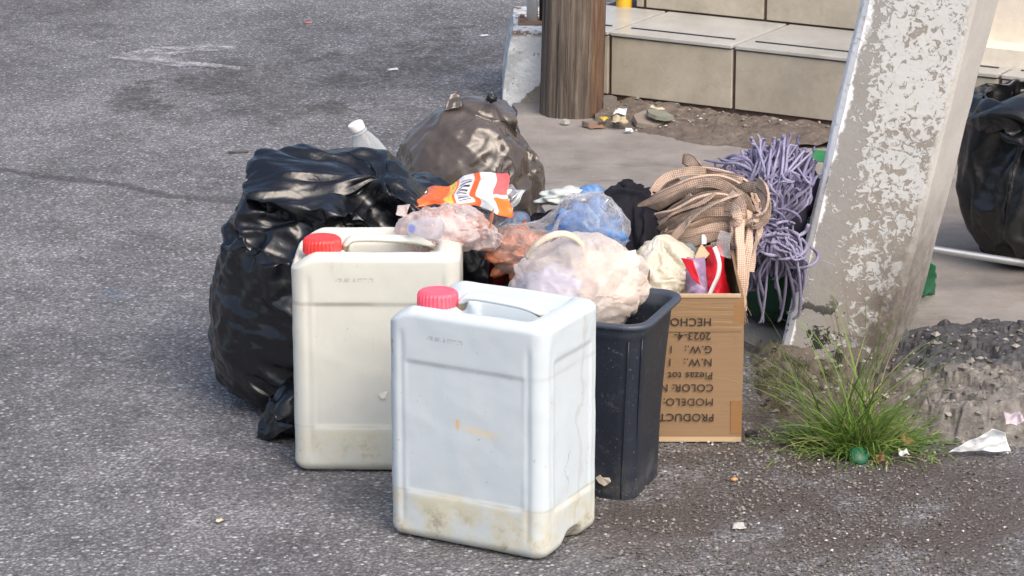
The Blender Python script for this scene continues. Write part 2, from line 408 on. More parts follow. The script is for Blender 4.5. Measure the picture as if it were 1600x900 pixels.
# ------------------------------------------------------------------ leaning concrete pole
def make_polepaint():
    a = N('peeling painted concrete'); s_ = a.sep()
    conc = a.mix(a.noise(14, 7, .7), (.235, .23, .222), (.32, .315, .305))
    warm = a.mix(a.noise(24, 7, .7), (.215, .195, .172), (.31, .29, .262))
    c = a.mix(a.mr(s_[0], -.09, -.02), conc, warm)
    c = a.mix(a.mr(a.noise(150, 3, .7), .6, .75, 0., .35), c, (.14, .12, .1))
    # light put into the colour: paler right hand face, bright highlight along the left arris
    lit_face = a.mix(a.noise(18, 7, .7), (.38, .365, .345), (.55, .54, .515))
    kx = a.ma('ADD', s_[0], a.ma('MULTIPLY', a.ma('SUBTRACT', a.noise(16, 6, .7), .5), .05))
    c = a.mix(a.mr(kx, .058, .068), c, lit_face)
    c = a.mix(a.mr(kx, -.108, -.114), c, (.78, .80, .82))
    # flakes of paint: most near the top, in a band that narrows downwards
    fl = a.noise(74, 6, .66, dist=.8); fl2 = a.noise(9, 4, .6)
    cen = a.ma('MULTIPLY_ADD', s_[2], .01, .002)
    dx = a.ma('ABSOLUTE', a.ma('SUBTRACT', s_[0], cen))
    wdt = a.ma('MULTIPLY_ADD', s_[2], .085, .040)
    band = a.mr(a.ma('SUBTRACT', dx, wdt), .03, -.035, -.11, .04)
    amt = a.ma('ADD', band, a.mr(s_[2], .0, .62, -.055, .005))
    k = a.ma('ADD', a.ma('ADD', fl, amt), a.ma('MULTIPLY', a.ma('SUBTRACT', fl2, .5), .35))
    msk = a.mr(k, .480, .516, 0., .82)
    white = a.mix(a.noise(10, 5, .7), (.46, .505, .53), (.63, .63, .615))
    msk = a.ma('MULTIPLY', msk, a.mr(kx, .075, .06))
    c = a.mix(msk, c, white)
    # dark damp stain rising from the foot, and black tar marks
    st = a.ma('MULTIPLY', a.mr(a.ma('ADD', s_[2], a.ma('MULTIPLY', a.noise(12, 5), .2)), .52, .12, 0., .9),
              a.mr(a.ma('ABSOLUTE', a.ma('SUBTRACT', s_[0], a.ma('MULTIPLY_ADD', s_[2], .10, .040))), .085, .01))
    c = a.mix(a.ma('MULTIPLY', st, a.mr(a.noise(30, 6, .75), .3, .55)), c, (.065, .052, .042))
    st2 = a.ma('MULTIPLY', a.mr(a.ma('ADD', s_[2], a.ma('MULTIPLY', a.noise(14, 5), .16)), .50, .22, 0., .75), a.mr(a.ma('ADD', s_[0], a.ma('MULTIPLY', a.noise(20, 5), .03)), .060, .085))
    c = a.mix(a.ma('MULTIPLY', st2, a.mr(a.noise(26, 6, .75), .3, .62, .35, 1.)), c, (.10, .08, .066))
    tar = a.ma('MULTIPLY', a.mr(a.noise(24, 5, .7, dist=.5), .535, .56), a.mr(s_[2], .17, .08))
    tar = a.ma('MULTIPLY', tar, a.mr(s_[0], .0, -.03))
    c = a.mix(tar, c, (.02, .02, .022))
    h = a.ma('ADD', a.ma('MULTIPLY', msk, .5), a.ma('ADD', a.ma('MULTIPLY', a.noise(90, 5, .7), .35), a.noise(10, 4)))
    a.set(col=c, rough=.8, normal=a.bump(h, .6, .006)); return a.m
# cross section: narrow left arris, broad front face, right face turned away
sec = [(-.127, -.022), (-.124, -.036), (-.115, -.048), (.06, -.075), (.074, -.066), (.134, .06), (.128, .12), (.06, .16), (-.04, .15), (-.10, .09)]
v = []; f = []; rows = 40; sub = 5
ring = []
for i in range(len(sec)):
    a_, b_ = Vector(sec[i]), Vector(sec[(i + 1) % len(sec)])
    for k in range(sub): ring.append(a_.lerp(b_, k / sub))
for i in range(rows):
    z = -.08 + 1.5 * i / (rows - 1)
    for q in ring:
        p = Vector((q.x, q.y, z)); s_ = 1 + .05 * z
        d = .0035 * nz(p, 9, 1) + .0015 * nz(p, 40, 2); nn = Vector((q.x, q.y - .04, 0)).normalized()
        v.append(Vector((p.x * s_, p.y * s_, z)) + nn * d)
n = len(ring)
for i in range(rows - 1):
    for k in range(n):
        a, b = i * n + k, i * n + (k + 1) % n; f.append((a, b, b + n, a + n))
f.append(tuple(range((rows - 1) * n, rows * n)))
cp = mesh('concrete_pole', v, f, make_polepaint(), loc=P(1316, 560, 0)); sharp(cp, 26); cp.rotation_euler = (R(-1), R(11.6), 0)
tag(cp, 'thick leaning concrete pole with flaking white paint beside the cardboard box', 'pole')

# ------------------------------------------------------------------ broken kerb, soil heap, gravel
def heightfield(name, x0, x1, y0, y1, fn, m, nx, ny):
    v = []; f = []
    for j in range(ny + 1):
        for i in range(nx + 1):
            x = x0 + (x1 - x0) * i / nx; y = y0 + (y1 - y0) * j / ny; v.append((x, y, fn(x, y)))
    for j in range(ny):
        for i in range(nx):
            a = j * (nx + 1) + i; f.append((a, a + 1, a + nx + 2, a + nx + 1))
    return mesh(name, v, f, m)
kx0, kx1 = P(1165, 640).x, P(1760, 640).x
ky0 = P(1500, 705).y; ky1 = P(1500, 528).y
def rubble_h(x, y):
    p = Vector((x, y, 0)); w1 = nz(p, 5, 1) * .05
    pxr = (x - P(1165, 640).x) / (P(1500, 640).x - P(1165, 640).x)
    front = ky0 + .02 + w1 + .10 * (1 - sstep(.5, .95, pxr))
    a = sstep(front, front + .07, y) * (1 - sstep(ky1 - .09 + w1, ky1 - .0 + w1, y)) * sstep(kx0, kx0 + .08, x)
    hgt = .012 + .036 * sstep(.6, 1.0, pxr)
    r = noise.multi_fractal(p * 9, .7, 2.1, 5, noise_basis='PERLIN_ORIGINAL')
    vo = noise.voronoi(p * 15 + noise.noise_vector(p * 20) * .25); vd = vo[0]; plat = nz(vo[1][0], 2.7, 4); plat2 = nz(noise.voronoi(p * 34)[1][0], 3.3, 2); crack = min(1, (vd[1] - vd[0]) * 70)
    vd2 = noise.voronoi(p * 37)[0]; cr2 = min(1, (vd2[1] - vd2[0]) * 120)
    fine = 1 - 2 * abs(nz(p, 70, 5))
    return -.012 + a * (hgt * (.66 + .10 * r) + .018 * crack * (.4 + pxr * .6) + .009 * cr2 + .034 * plat + .012 * plat2 + .002 * nz(p, 48, 3) + .0012 * fine + .0015 * nz(p, 130, 8))
rub = heightfield('broken_kerb', kx0, kx1, ky0 - .02, ky1 + .02, rubble_h, M_rubble, 230, 190)
tag(rub, 'broken dark asphalt and concrete edge at the foot of the concrete pole', kind='structure')
# soil heap along the steps
def heap_h(x, y):
    q = Vector((x, y, 0)) - sa; u_, v_ = q.dot(su), q.dot(sv)
    wv = nz((x, y, 0), 5, 7) * .06
    a = sstep(-.40 + wv + .08 * (1 - sstep(0, .5, u_)), -.2 + wv, v_) * (1 - sstep(-.02, .03, v_)) * sstep(-.05, .03, u_)
    return .006 + a * (.020 + .016 * nz((x, y, 0), 14, 2) + .008 * nz((x, y, 0), 50, 4))
hx0, hx1 = P(930, 200).x, P(1340, 200).x
hp = heightfield('soil', hx0, hx1 + .3, P(1300, 240).y, sa.y + .15, heap_h, M_dirt, 150, 110)
tag(hp, 'brown soil and dust heaped against the bottom step', kind='structure')

def stones(name, spots, m, label, seed=1):
    r = random.Random(seed); v = []; f = []
    base = [Vector(q) for q in ((1, 0, 0), (-1, 0, 0), (0, 1, 0), (0, -1, 0), (0, 0, 1), (0, 0, -1))]
    ff = [(0, 2, 4), (2, 1, 4), (1, 3, 4), (3, 0, 4), (2, 0, 5), (1, 2, 5), (3, 1, 5), (0, 3, 5)]
    for (p, s_) in spots:
        rot = Matrix.Rotation(r.random() * 6.28, 3, 'Z') @ Matrix.Rotation(r.uniform(-.5, .5), 3, 'X'); o = len(v)
        k = Vector((r.uniform(.7, 1.3), r.uniform(.6, 1.1), r.uniform(.4, .8))) * s_
        for b in base: v.append(Vector(p) + rot @ Vector((b.x * k.x, b.y * k.y, b.z * k.z)) * r.uniform(.8, 1.2))
        f += [tuple(o + i for i in t) for t in ff]
    o = mesh(name, v, f, m, smooth=False); tag(o, label, kind='stuff'); return o
def make_stone(name, lo, hi):
    a = N(name); g = a.t.nodes.new('ShaderNodeNewGeometry')
    c = a.ramp(g.outputs['Random Per Island'], (0, lo), (.6, tuple((x + y) / 2 for x, y in zip(lo, hi))), (1, hi))
    a.set(col=c, rough=.85); return a.m
M_grav = make_stone('gravel stone', (.05, .047, .045), (.27, .25, .235)); M_pale = make_stone('pale chip', (.35, .32, .28), (.75, .72, .68))
gr = random.Random(3); sp = []
while len(sp) < 5200:
    px = gr.gauss(1230, 260); py = gr.uniform(668, 905)
    if px < 930 or px > 1640: continue
    if gr.random() > .35 + .65 * nz((px * .012, py * .03, 0), 1, 2) + .3: continue
    sp.append((P(px, py, .0015), gr.choice((.0016, .002, .0025, .003, .0042))))
stones('gravel', sp, M_grav, 'dark loose gravel scattered on the road in the lower right', 2)
sp = [(P(gr.uniform(0, 1600), gr.uniform(20, 900), .001), gr.uniform(.0012, .0028)) for _ in range(260)]
sp += [(P(gr.uniform(930, 1600), gr.uniform(680, 900), .003), gr.uniform(.002, .0038)) for _ in range(55)]
sp += [(P(gr.uniform(960, 1290), gr.uniform(170, 205), .03), gr.uniform(.003, .006)) for _ in range(12)]
stones('grit', sp, M_pale, 'small pale chips and grit scattered over the ground', 5)
sp = []
for _ in range(420):
    px = gr.uniform(1170, 1620); py = gr.uniform(560, 700); p = P(px, py)
    z = rubble_h(p.x, p.y)
    if z > -.005: sp.append((Vector((p.x, p.y, z + .002)), gr.choice((.003, .004, .006, .009))))
for _ in range(160):
    px = gr.uniform(945, 1310); py = gr.uniform(160, 215); p = P(px, py); sp.append((Vector((p.x, p.y, heap_h(p.x, p.y) + .002)), gr.choice((.003, .005, .007))))
stones('rubble', sp, make_stone('rubble stone', (.06, .055, .05), (.33, .31, .28)), 'loose rubble on the broken kerb and by the steps', 6)

# ------------------------------------------------------------------ plastics and cloth
def crinkle(a, s1=14, s2=45, k=.35, d=.012):
    r1 = a.noise(s1, 3, .5, dist=.8, typ='RIDGED_MULTIFRACTAL'); r2 = a.noise(s2, 3, .5, dist=.6, typ='RIDGED_MULTIFRACTAL')
    h = a.ma('ADD', a.ma('MULTIPLY', r1, .7), a.ma('MULTIPLY', r2, .25))
    return a.bump(h, k, d)
def opaque_film(name, c, rough=.25, k=.35, s1=14, s2=45, d=.012, dust=.12):
    a = N(name); cc = a.mix(a.mr(a.noise(8, 6, .7), .5, .75, 0., dust), c, (.12, .12, .13))
    a.set(col=cc, rough=a.ma('ADD', rough, a.ma('MULTIPLY', a.noise(10, 4), .12)), normal=crinkle(a, s1, s2, k, d), spec=.6); return a.m
def film(name, c, opacity=.5, rough=.2, k=.4, s1=20, s2=60, d=.006, c2=None, c2at=(.5, .6), c2s=14, tl=.45, creases=.25):
    a = N(name)
    col = a.mix(a.mr(a.noise(c2s, 4, .6, dist=.6), c2at[0], c2at[1]), c, c2) if c2 else c
    nm = crinkle(a, s1, s2, k, d)
    a.set(col=col, rough=rough, normal=nm, spec=.7)
    tr = a.t.nodes.new('ShaderNodeBsdfTranslucent'); a.put(tr.inputs['Color'], col); a.L(nm, tr.inputs['Normal'])
    tp = a.t.nodes.new('ShaderNodeBsdfTransparent'); a.put(tp.inputs['Color'], tuple(.5 + .5 * x for x in c) if sum(c) > .6 else tuple(min(1, .25 + x) for x in c))
    m1 = a.t.nodes.new('ShaderNodeMixShader'); m1.inputs[0].default_value = tl; a.L(a.b.outputs[0], m1.inputs[1]); a.L(tr.outputs[0], m1.inputs[2])
    lw = a.t.nodes.new('ShaderNodeLayerWeight'); lw.inputs[0].default_value = .35; a.L(nm, lw.inputs['Normal'])
    fac = a.ma('ADD', opacity, a.ma('MULTIPLY', lw.outputs['Facing'], .45), clamp=True)
    fac = a.ma('ADD', fac, a.mr(a.noise(s1 * 1.3, 4, .6, dist=1., typ='RIDGED_MULTIFRACTAL'), .75, 1.3, 0., creases), clamp=True)
    m2 = a.t.nodes.new('ShaderNodeMixShader'); a.L(fac, m2.inputs[0]); a.L(tp.outputs[0], m2.inputs[1]); a.L(m1.outputs[0], m2.inputs[2])
    a.L(m2.outputs[0], a.out.inputs[0]); return a.m

def sack(n, m, fn, cap1=True):       # fn(t) -> centre, rx, ry
    v = []; f = []
    for i in range(m):
        c, rx, ry = fn(i / (m - 1))
        for k in range(n):
            a = 2 * math.pi * k / n; v.append((c[0] + rx * math.cos(a), c[1] + ry * math.sin(a), c[2]))
    for i in range(m - 1):
        for k in range(n):
            a, b = i * n + k, i * n + (k + 1) % n; f.append((a, b, b + n, a + n))
    v.append(fn(0)[0]); c = len(v) - 1; f += [(c, (k + 1) % n, k) for k in range(n)]
    if cap1:
        v.append(fn(1)[0]); c = len(v) - 1; o = (m - 1) * n; f += [(c, o + k, o + (k + 1) % n) for k in range(n)]
    return v, f
def pillow(c, r, n=64, m=36, pw=1.):  # closed ellipsoid as a sack
    c = Vector(c)
    def fn(t):
        an = math.pi * (.03 + .94 * t); s_ = math.sin(an) ** pw
        return (c.x, c.y, c.z - r[2] * math.cos(an)), r[0] * s_, r[1] * s_
    return sack(n, m, fn)
def blob(c, r, lump=.25, freq=2.2, n=14, seed=0, zmin=None):
    v = []; f = []
    for i in range(n + 1):
        t = math.pi * i / n
        for k in range(2 * n):
            a = math.pi * k / n
            d = Vector((math.sin(t) * math.cos(a), math.sin(t) * math.sin(a), math.cos(t)))
            q = 1 + lump * noise.noise(d * freq + Vector((seed * 7.3, 0, 0)))
            p = Vector(c) + Vector((d.x * r[0], d.y * r[1], d.z * r[2])) * q
            if zmin is not None: p.z = max(p.z, zmin)
            v.append(p)
    for i in range(n):
        for k in range(2 * n):
            a = i * 2 * n + k; b = i * 2 * n + (k + 1) % (2 * n); f.append((a, a + 2 * n, b + 2 * n, b))
    return v, f
SIM = []
def make_collider(v, f, th=.003, fr=20):
    o = mesh('collider', v, f); o.modifiers.new('Collision', 'COLLISION')
    o.collision.thickness_outer = th; o.collision.thickness_inner = .02; o.collision.cloth_friction = fr; o.collision.use_culling = False
    return o
g_ = [(-3, 3, .014), (3, 3, .014), (3, 9, .014), (-3, 9, .014)]
GROUND_C = make_collider(g_, [(0, 1, 2, 3)])
def soft(name, v, f, m, cols, grow=.0, pressure=0., pins=None, selfc=False, q=4, bend=.08, stiff=25, mass=.12, frames=40, sub=1, parent=None, uv=None, gravity=1.):
    o = mesh(name, v, f, m)
    if uv: set_uv(o, uv)
    md = o.modifiers.new('Cloth', 'CLOTH'); s = md.settings
    s.quality = q; s.mass = mass; s.tension_stiffness = s.compression_stiffness = stiff; s.shear_stiffness = stiff * .4; s.bending_stiffness = bend
    s.tension_damping = s.compression_damping = s.shear_damping = 5; s.bending_damping = .4; s.air_damping = 2
    s.shrink_min = -grow; s.effector_weights.gravity = gravity
    if pressure: s.use_pressure = True; s.uniform_pressure_force = pressure
    if pins:
        vg = o.vertex_groups.new(name='pin')
        for i, p in enumerate(v):
            w_ = pins(i, Vector(p))
            if w_ > 0: vg.add([i], w_, 'REPLACE')
        s.vertex_group_mass = 'pin'
    cc = bpy.data.collections.new('sim'); cc.objects.link(GROUND_C)
    for c in cols: cc.objects.link(c)
    cs = md.collision_settings; cs.collection = cc; cs.distance_min = .003; cs.use_self_collision = selfc; cs.self_distance_min = .003; cs.collision_quality = 2
    md.point_cache.frame_start = 1; md.point_cache.frame_end = 90
    SIM.append((o, frames, sub, parent, cc)); return o
def run_sims():
    top = max(s[1] for s in SIM); out = {}
    for fr in range(1, top + 1):
        S.frame_set(fr)
        dg = bpy.context.evaluated_depsgraph_get()
        for o, n, sub, parent, cc in SIM:
            if n == fr:
                me = bpy.data.meshes.new_from_object(o.evaluated_get(dg)); me.name = o.name; out[o] = me
                o.modifiers['Cloth'].show_viewport = False
    cols = set()
    for o, n, sub, parent, cc in SIM:
        o.modifiers.clear(); o.vertex_groups.clear(); o.data = out[o]
        o.data.polygons.foreach_set('use_smooth', [True] * len(o.data.polygons))
        if sub: sm = o.modifiers.new('smooth', 'SUBSURF'); sm.levels = sm.render_levels = sub
        cols |= set(cc.objects)
        if parent: o.parent = parent
        bpy.data.collections.remove(cc)
    for c in cols:
        me = c.data; bpy.data.objects.remove(c); bpy.data.meshes.remove(me)
    S.frame_set(1)

M_black = opaque_film('black bin liner', (.006, .007, .010), .2, .5, 20, 64, .007)
M_black2 = opaque_film('black bin liner b', (.008, .009, .011), .25, .6, 16, 52, .009)
M_brown = film('smoky brown liner', (.14, .115, .102), .55, .14, .55, 16, 50, .008, c2=(.20, .168, .15), c2at=(.45, .65), c2s=7, tl=.2, creases=.15)
M_brown.node_tree.nodes['Principled BSDF'].inputs['Coat Weight'].default_value = 1; M_brown.node_tree.nodes['Principled BSDF'].inputs['Coat Roughness'].default_value = .16
M_green = film('dark green liner', (.014, .085, .035), .72, .2, .6, 18, 60, .008, tl=.25)
M_cream = film('cream carrier plastic', (.90, .84, .79), .46, .17, .6, 40, 120, .006, c2=(.9, .86, .82), c2at=(.45, .6), c2s=22, tl=.5, creases=.5)
M_cream2 = film('ivory carrier plastic', (.84, .78, .64), .84, .3, .9, 36, 110, .006, c2=(.88, .84, .76), tl=.35)
M_clear = film('clear film', (.82, .82, .84), .12, .1, 1., 42, 120, .006, tl=.3, creases=.6)
M_pink = film('pinkish clear wrapper', (.82, .60, .55), .38, .12, 1., 50, 150, .006, c2=(.92, .88, .88), c2at=(.42, .52), c2s=30, tl=.4, creases=.6)
M_blue = film('pale blue plastic', (.25, .48, .85), .70, .25, .8, 40, 120, .006, c2=(.55, .72, .92), tl=.5)
M_orange = opaque_film('orange brown food wrap', (.42, .15, .07), .25, 1., 50, 140, .006)
M_lilac = opaque_film('lilac bag contents', (.42, .46, .70), .4, .8, 20, 60, .010, 0)
M_pinkc = opaque_film('pink bag contents', (.80, .70, .64), .5, .8, 20, 60, .010, 0)
M_rubbish = opaque_film('mixed rubbish', (.10, .07, .05), .6, .6)
def make_cloth():
    a = N('black knitted cloth'); a.set(col=a.mix(a.noise(30, 5), (.006, .006, .009), (.02, .02, .028)), rough=.9, spec=.2, normal=a.bump(a.noise(400, 3), .4, .002)); return a.m
M_cloth = make_cloth()

# --- black bag left: a half-full sack whose loose upper half falls to the right
b = P(498, 622); bag_c = [make_collider(*blob((b.x + .005, b.y + .0, .165), (.195, .175, .235), .16, 2.4, 18, 1, .014)),
                          make_collider(*blob((b.x + .135, b.y + .06, .25), (.16, .13, .145), .2, 2.4, 16, 2)),
                          make_collider(*blob((b.x - .01, b.y + .02, .335), (.10, .10, .115), .15, 2.4, 12, 3))]
def fn(t):
    h = .016 + .535 * t; e = min(1, (t + .004) / .07) ** .4
    e *= (1 - .0 * t) if t < .93 else (1 - (t - .93) / .07 * .8)
    rx = (.206 + .075 * sstep(.15, .6, t)) * e; sx = .012 + .09 * sstep(.15, .6, t) + .05 * sstep(.6, 1, t)
    return (b.x + sx, b.y + .03 * t, h), rx, .18 * e
v, f = sack(130, 78, fn)
v = [Vector(q) for q in v]; bpin = set()
for tgt in (Q(402, 284, 5.50), Q(441, 249, 5.54), Q(492, 250, 5.60), Q(556, 243, 5.66), Q(632, 272, 5.62)):
    k = min((i for i in range(len(v)) if v[i].z < .56), key=lambda i: (v[i] - tgt - Vector((0, 0, .03))).length); off = tgt - v[k]
    for i in range(len(v)):
        w_ = math.exp(-((v[i] - v[k]).length / .05) ** 2) if i != k else 1
        if i != k and w_ > .02: v[i] = v[i] + off * w_
    bpin |= {i for i in range(len(v)) if (v[i] - v[k] - off).length < .008 or i == k}; v[k] = tgt
for i in range(len(v)): v[i] = v[i] + Vector((nz(v[i], 9, 1), nz(v[i], 9, 2), 0)) * .008
black_bag = soft('garbage_bag', v, f, M_black, bag_c, q=8, bend=15, frames=28, mass=.1, stiff=300, grow=.10, pins=lambda i, p: 1. if i in bpin else 0)
tag(black_bag, 'large shiny black garbage bag leaning behind the cream jerrycan', 'garbage bag')
# --- smoky brown bag
c = P(722, 392); c.z = .018
bb_c = [make_collider(*blob((c.x + .005, c.y, .172), (.142, .122, .150), .16, 2.2, 14, 5, .016))]
def fn(t):
    h = .016 + .385 * t; an = math.pi * (.07 + .88 * t); e = math.sin(an) ** .55
    return (c.x + .05 * t - .026, c.y, h), .174 * e, .15 * e
v, f = sack(100, 56, fn); v = [Vector(q) + Vector((nz(q, 8, 4), nz(q, 8, 5), 0)) * .012 for q in v]; kt = Q(772, 152, c.y)
brown_bag = soft('garbage_bag', v, f, M_brown, bb_c, grow=.07, pressure=.8, q=6, bend=4, stiff=150, frames=20, sub=1,
                 pins=lambda i, p: 1. if (p - kt).length < .03 else 0)
mesh('contents', *blob((c.x + .005, c.y, .165), (.118, .10, .125), .35, 3.4, 20, 5, .016), opaque_film('dark brown rubbish', (.07, .045, .03), .5, .8), brown_bag)
tag(brown_bag, 'smoky brown translucent garbage bag standing behind the orange wrapper', 'garbage bag')
# --- black bag far right, behind the pipe
d_ = P(1640, 418)
def fn(t):
    h = .018 + .66 * t; e = (.75 + .25 * sstep(0, .25, t)) * min(1, .3 + t * 12); e *= 1 - .14 * sstep(.62, .86, t) + .1 * sstep(.9, 1, t)
    return (d_.x + .02 * math.sin(t * 3) - .012, d_.y, h), .228 * e, .19 * e
v, f = sack(96, 60, fn)
rb_c = [make_collider(*blob((d_.x, d_.y, .20), (.175, .155, .19), .18, 2.2, 14, 8, .016))]
right_bag = soft('garbage_bag', v, f, M_black2, rb_c, q=6, bend=3, stiff=200, frames=20, mass=.1, grow=.12)
tag(right_bag, 'black garbage bag with folded top by the cream wall', 'garbage bag')
# --- green bag behind the concrete pole
g0 = P(1252, 500)
v, f = pillow((g0.x, g0.y, .175), (.150, .14, .165), 64, 34, .6)
gb_c = [make_collider(*blob((g0.x, g0.y, .155), (.125, .115, .13), .2, 2.2, 12, 9, .016))]
green_bag = soft('garbage_bag', v, f, M_green, gb_c, grow=.12, pressure=.6, frames=22, mass=.1)
tag(green_bag, 'dark green translucent garbage bag under the purple mop, left of the leaning pole', 'garbage bag')
mesh('contents', *blob((g0.x, g0.y, .14), (.10, .085, .09), .35, 3, 14, 9, .016), M_rubbish, green_bag)
# --- black bag under the wrappers
u0 = P(770, 610); u0.y = 5.42; u0.x = -.02
v, f = pillow((u0.x, u0.y, .165), (.175, .13, .15), 60, 30, .7)
ub_c = [make_collider(*blob((u0.x, u0.y, .15), (.155, .11, .135), .3, 2.2, 12, 4, .016))]
under_bag = soft('garbage_bag', v, f, M_black2, ub_c, grow=.08, frames=22, mass=.1)
tag(under_bag, 'black garbage bag buried between the jerrycans and the brown bag', 'garbage bag')

# --- cream carrier bag in the bin
BINC = Vector((.105, 4.925, 0))
k0 = Q(905, 432, 4.93)
v, f = pillow((k0.x + .005, k0.y, k0.z - .01), (.125, .095, .092), 110, 64, .75)
kc = [make_collider(*blob((k0.x, k0.y, k0.z - .015), (.098, .075, .070), .3, 2.6, 14, 12))]
bin_bag = soft('carrier_bag', v, f, M_cream, kc, grow=.22, frames=18, q=6, stiff=150, mass=.05, gravity=.8, bend=1.)
#BB
tag(bin_bag, 'knotted cream translucent carrier bag bulging out of the black bin', 'carrier bag')
mesh('contents', *blob((k0.x - .045, k0.y - .01, k0.z - .03), (.062, .055, .045), .5, 3, 14, 12), M_lilac, bin_bag)
mesh('contents', *blob((k0.x + .045, k0.y + .01, k0.z - .02), (.06, .06, .06), .5, 3, 14, 15), M_pinkc, bin_bag)
hp_ = [Q(822, 402, 4.89), Q(838, 382, 4.88), Q(862, 368, 4.88), Q(886, 366, 4.89), Q(906, 378, 4.90), Q(914, 398, 4.91), Q(905, 420, 4.91)]
hp_ = spline(hp_, 7)
hv, hf, huv = ribbon(hp_, .011, lambda t: Vector((.3 * math.sin(t * 4), .55, .75 + .3 * math.cos(t * 5))), .0012)
mesh('handle', hv, hf, M_cream2, bin_bag)
# --- clear bag with orange wrap and blue film
k1 = Q(872, 372, 5.13)
v, f = pillow((k1.x, k1.y, k1.z - .005), (.128, .085, .068), 90, 50, .8)
v = [(x, y, z + .022 * math.exp(-((x - k1.x - .01) / .05) ** 2) * sstep(k1.z - .01, k1.z + .06, z)) for x, y, z in v]
kc1 = [make_collider(*blob((k1.x - .062, k1.y, k1.z - .02), (.058, .06, .033), .4, 3, 10, 21)), make_collider(*blob((k1.x + .055, k1.y, k1.z + .008), (.055, .06, .052), .4, 3, 10, 22)), ]
clear_bag = soft('clear_bag', v, f, M_clear, kc1, grow=.16, frames=14, q=5, stiff=100, mass=.05, gravity=.4, bend=.6)
tag(clear_bag, 'clear plastic bag showing orange brown wrapping and pale blue film inside', 'plastic bag')
mesh('orange_wrapping', *blob((k1.x - .062, k1.y, k1.z - .024), (.060, .055, .036), .7, 3.4, 22, 21), M_orange, clear_bag)
mesh('blue_film', *blob((k1.x + .050, k1.y, k1.z + .006), (.056, .055, .052), .7, 3.4, 22, 22), M_blue, clear_bag)
# --- ivory bag in the box
k2 = Q(1036, 420, 5.24)
v, f = pillow((k2.x, k2.y, k2.z - .01), (.062, .07, .075), 84, 50, .7)
kc2 = [make_collider(*blob((k2.x, k2.y, k2.z - .015), (.05, .055, .06), .4, 2.4, 12, 31))]
ivory = soft('carrier_bag', v, f, M_cream2, kc2, grow=.2, frames=16, q=6, stiff=120, mass=.05, gravity=.8, bend=.8)
tag(ivory, 'ivory carrier bag slumped in the cardboard box behind the bin', 'carrier bag')
# --- pinkish clear wrapper on the cream jerrycan
k3 = Q(700, 356, 5.08)
v, f = pillow((k3.x, k3.y, k3.z), (.086, .05, .040), 90, 48, .75)
def skew(p): x, y, z = p; t = (x - k3.x) / .08; return (x, y, z - .010 * t - .014 * max(0, t - .4) + .003 * nz(p, 40))
v = [skew(p) for p in v]
kc3 = [make_collider(*blob((k3.x, k3.y, k3.z - .003), (.068, .036, .028), .6, 3, 10, 41))]
pinkw = soft('crumpled_wrapper', v, f, M_pink, kc3, grow=.24, frames=12, q=5, stiff=80, mass=.04, gravity=.35, bend=.3)
tag(pinkw, 'crumpled pinkish clear plastic wrapper lying across the cream jerrycan and bag', 'wrapper')
mesh('contents', *blob((k3.x, k3.y, k3.z - .003), (.06, .03, .024), .8, 3.2, 16, 41), opaque_film('white tissue', (.72, .62, .64), .5, .9, 20, 60, .01, 0), pinkw)
# --- black jacket
jd = 5.42; jc = Q(948, 345, jd)
nx_, ny_ = 64, 44; v = []; f = []
for j in range(ny_ + 1):
    for i in range(nx_ + 1):
        x = -.27 + .54 * i / nx_; y = -.19 + .38 * j / ny_
        v.append((jc.x + x + .02 * nz((x, y, 0), 9, 3), jc.y + y, .46 + .025 * nz((x, y, 0), 12, 1)))
for j in range(ny_):
    for i in range(nx_):
        a = j * (nx_ + 1) + i; f.append((a, a + 1, a + nx_ + 2, a + nx_ + 1))
jk_c = [make_collider(*blob((jc.x + .045, jc.y + .02, .18), (.10, .12, .225), .3, 2.4, 12, 51)), make_collider(*blob((jc.x - .145, jc.y + .0, .17), (.03, .07, .225), .3, 2.4, 10, 52)),
        make_collider(*blob((jc.x + .13, jc.y - .02, .18), (.07, .08, .175), .3, 2.4, 10, 53)), make_collider(*blob((jc.x - .06, jc.y + .02, .14), (.09, .1, .15), .3, 2.4, 10, 54))]
jacket = soft('jacket', v, f, M_cloth, jk_c, q=5, bend=.03, frames=38, stiff=12, mass=.25)
tag(jacket, 'black cloth jacket crumpled on the heap beside the beige webbing', 'jacket')
t0_ = time.time(); run_sims(); print('SIM seconds', round(time.time() - t0_, 1))
def refine(o, fn, lv=1):
    o.modifiers.clear(); m_ = o.modifiers.new('s', 'SUBSURF'); m_.levels = lv; bpy.context.view_layer.update()
    me = bpy.data.meshes.new_from_object(o.evaluated_get(bpy.context.evaluated_depsgraph_get())); me.name = o.name; o.modifiers.clear(); o.data = me
    ns = [q.normal.copy() for q in me.vertices]
    for q, n_ in zip(me.vertices, ns): q.co += n_ * fn(q.co)
    me.polygons.foreach_set('use_smooth', [True] * len(me.polygons)); me.update()
def crease(amp, f1, seed=0, an=(1, 1, 1)):
    def g(p):
        q = Vector((p.x * an[0], p.y * an[1], p.z * an[2])); q += noise.noise_vector(q * f1 * .6) * (.35 / f1)
        a = abs(noise.noise(q * f1 + Vector((seed, 0, 0)))); b = abs(noise.noise(q * f1 * 2.1 + Vector((seed, 7, 0)))); d = abs(noise.noise(q * f1 * 4.3 + Vector((seed, 3, 9))))
        return amp * (.45 - 1.6 * a - .8 * b - .4 * d)
    return g
def folds(amp, seed, d, f1, f2, z0, z1):      # long pleats running along d
    d = Vector(d).normalized(); e1 = d.orthogonal().normalized(); e2 = d.cross(e1)
    def g(p):
        q = p + noise.noise_vector(p * 6) * .03; k = Vector((q.dot(d) * f2, q.dot(e1) * f1, q.dot(e2) * f1)) + Vector((seed, 0, 0))
        return amp * (.5 - 2.2 * abs(noise.noise(k)) - .9 * abs(noise.noise(k * 2.3))) * sstep(z0, z1, p.z)
    return g
